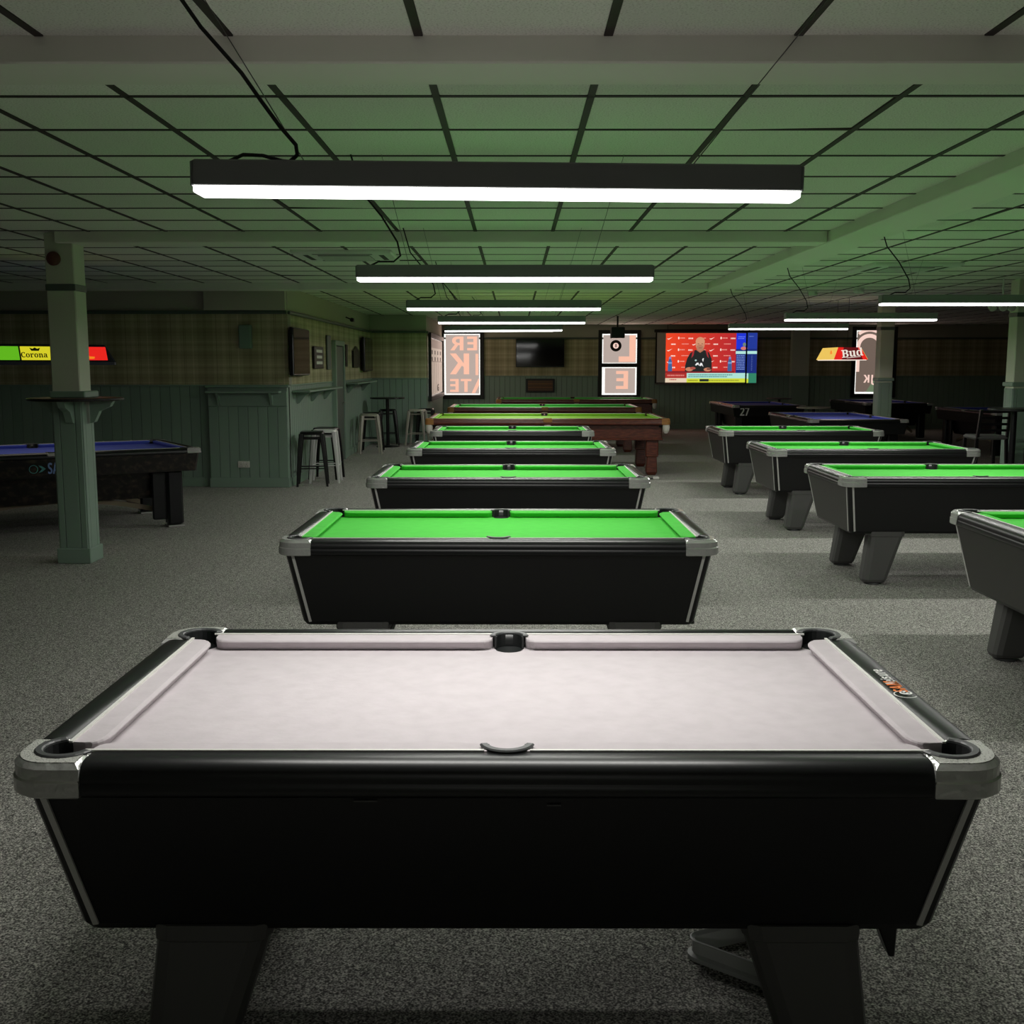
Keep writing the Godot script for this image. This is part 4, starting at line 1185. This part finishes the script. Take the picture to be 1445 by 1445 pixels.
	for x in [-0.038, 0.038]:
		obj("switch", mb().box(Vector3(x * 0.45, 0.024, 0.016), Vector3(0.014, 0.02, 0.006)), M.print_white, so)
		for q in [[0, 0.006], [-0.012, -0.02], [0.012, -0.02]]:
			obj("slot", mb().box(Vector3(x + q[0], q[1] - 0.005, 0.0145), Vector3(0.006, 0.009, 0.002)), M.dark_slot, so)
	var sb := thing("scoreboard", "brown framed wooden board low on the back wall", "board", P(0.685, 1.145, 28.98))
	obj("frame", mb().cb(Vector3(0, 0, 0.02), Vector3(0.76, 0.36, 0.04), 0.008), M.frame_black, sb)
	obj("panel", mb().box(Vector3(0, 0, 0.042), Vector3(0.66, 0.27, 0.006)), M.brown_wood, sb)
	for i in 2: obj("ledge", mb().box(Vector3(0, -0.045 + i * 0.09, 0.052), Vector3(0.64, 0.012, 0.02)), M.leather, sb)
	# bell on the left column
	var be := thing("alarm_bell", "round red brown alarm bell high on the left column", "bell", P(-3.767, 2.53, 9.06))
	obj("dome", mb().at(Transform3D(Basis(Vector3.RIGHT, PI / 2), Vector3.ZERO)).lathe([[0.055, 0.0], [0.058, 0.02], [0.05, 0.035], [0.02, 0.045], [0.004, 0.047]], 20), M.bell, be)
	obj("back_plate", mb().at(Transform3D(Basis(Vector3.RIGHT, PI / 2), Vector3.ZERO)).lathe([[0.03, -0.004], [0.03, 0.004]], 14), M.metal_black, be)
	# ceiling fittings
	aircon("ceiling air conditioner between the first lamps and the left column", P(-1.63, CEIL, 10.78), 0.95, 0.80)
	aircon("ceiling air conditioner at the right above the right row of tables", P(4.25, CEIL, 12.1), 0.95, 0.95)
	for q in [["left of two small ceiling domes at the right", 4.307, 15.95], ["right of two small ceiling domes at the right", 4.80, 15.4]]:
		var sd := thing("smoke_detector", q[0], "detector", P(q[1], CEIL - 0.05, q[2]))
		obj("dome", mb().lathe([[0.02, -0.03], [0.06, -0.022], [0.075, 0.0], [0.06, 0.02], [0.06, 0.04]], 18), M.ac_white, sd)
		obj("base", mb().lathe([[0.08, 0.038], [0.08, 0.05]], 18), M.ac_white, sd)
	var el := thing("spotlight", "twin headed emergency light hanging at the upper right", "light", P(6.02, 2.38, 13.6))
	for x in [-0.13, 0.0, 0.10]:
		obj("head", mb().at(Transform3D(Basis(Vector3.RIGHT, PI / 2 + 0.3), Vector3(x, 0, 0))).lathe([[0.025, -0.06], [0.045, -0.02], [0.05, 0.03], [0.04, 0.035]], 14), M.white_plastic, el)
	obj("bar", mb().bar(Vector3(-0.16, 0.07, -0.02), Vector3(0.16, 0.07, -0.02), 0.03, 0.05), M.ac_white, el)
	obj("rod", mb().bar(Vector3(0, 0.07, -0.02), Vector3(0, CEIL - 2.38, -0.02), 0.015, 0.015), M.ac_white, el)
	# right hand bar chairs and small tables
	pedestal("bar_table", "round dark bar table top in front of the right column", P(5.85, 0, 12.75), 0.29, 1.17, M.metal_black)
	bar_chair("ladder back bar chair seen against the right column", P(5.78, 0, 13.32), 0.0)
	bar_chair("bar chair at the right edge in front of the bar table", P(5.98, 0, 12.14), 172.0)
	pedestal("round_table", "round table with pale top between the two blue tables", P(5.97, 0, 21.75), 0.33, 0.85, M.metal_pale)
	pedestal("round_table", "dark round table near the back wall pilaster", P(6.70, 0, 27.6), 0.32, 0.86, M.leg_black)
	# plug on the floor by the snooker table
	var ex := thing("extension_lead", "black lead with a white plug beside the snooker table leg", "cable", P(1.93, 0, 15.95))
	obj("plug", mb().cb(Vector3(0.16, 0.02, 0), Vector3(0.09, 0.04, 0.05), 0.008), M.white_plastic, ex)
	obj("cord", mb().tube([Vector3(0.12, 0.015, 0), Vector3(0.0, 0.012, 0.03), Vector3(-0.2, 0.012, -0.02), Vector3(-0.5, 0.012, 0.05)], 0.008), M.cable, ex)
func aircon(label: String, at: Vector3, w: float, dp: float) -> void:
	var t := thing("air_conditioner", label, "air conditioner", at)
	obj("panel", mb().cb(Vector3(0, -0.012, 0), Vector3(w, 0.045, dp), 0.012), M.ac_white, t)
	obj("grille", mb().box(Vector3(0, -0.036, 0), Vector3(w * 0.52, 0.006, dp * 0.52)), M.dark_slot, t)
	for i in 8:
		obj("slat", mb().box(Vector3(0, -0.041, dp * (-0.235 + i * 0.067)), Vector3(w * 0.52, 0.008, dp * 0.035)), M.ac_white, t)
	for s in [-1, 1]:
		obj("vent", mb().box(Vector3(0, -0.034, s * dp * 0.38), Vector3(w * 0.6, 0.004, 0.05)), M.dark_slot, t)
		obj("vent", mb().box(Vector3(s * w * 0.38, -0.034, 0), Vector3(0.05, 0.004, dp * 0.6)), M.dark_slot, t)

func _ready() -> void:
	camera_light()
	materials()
	shell()
	walls()
	tables()
	lamps()
	windows()
	screens()
	furniture()
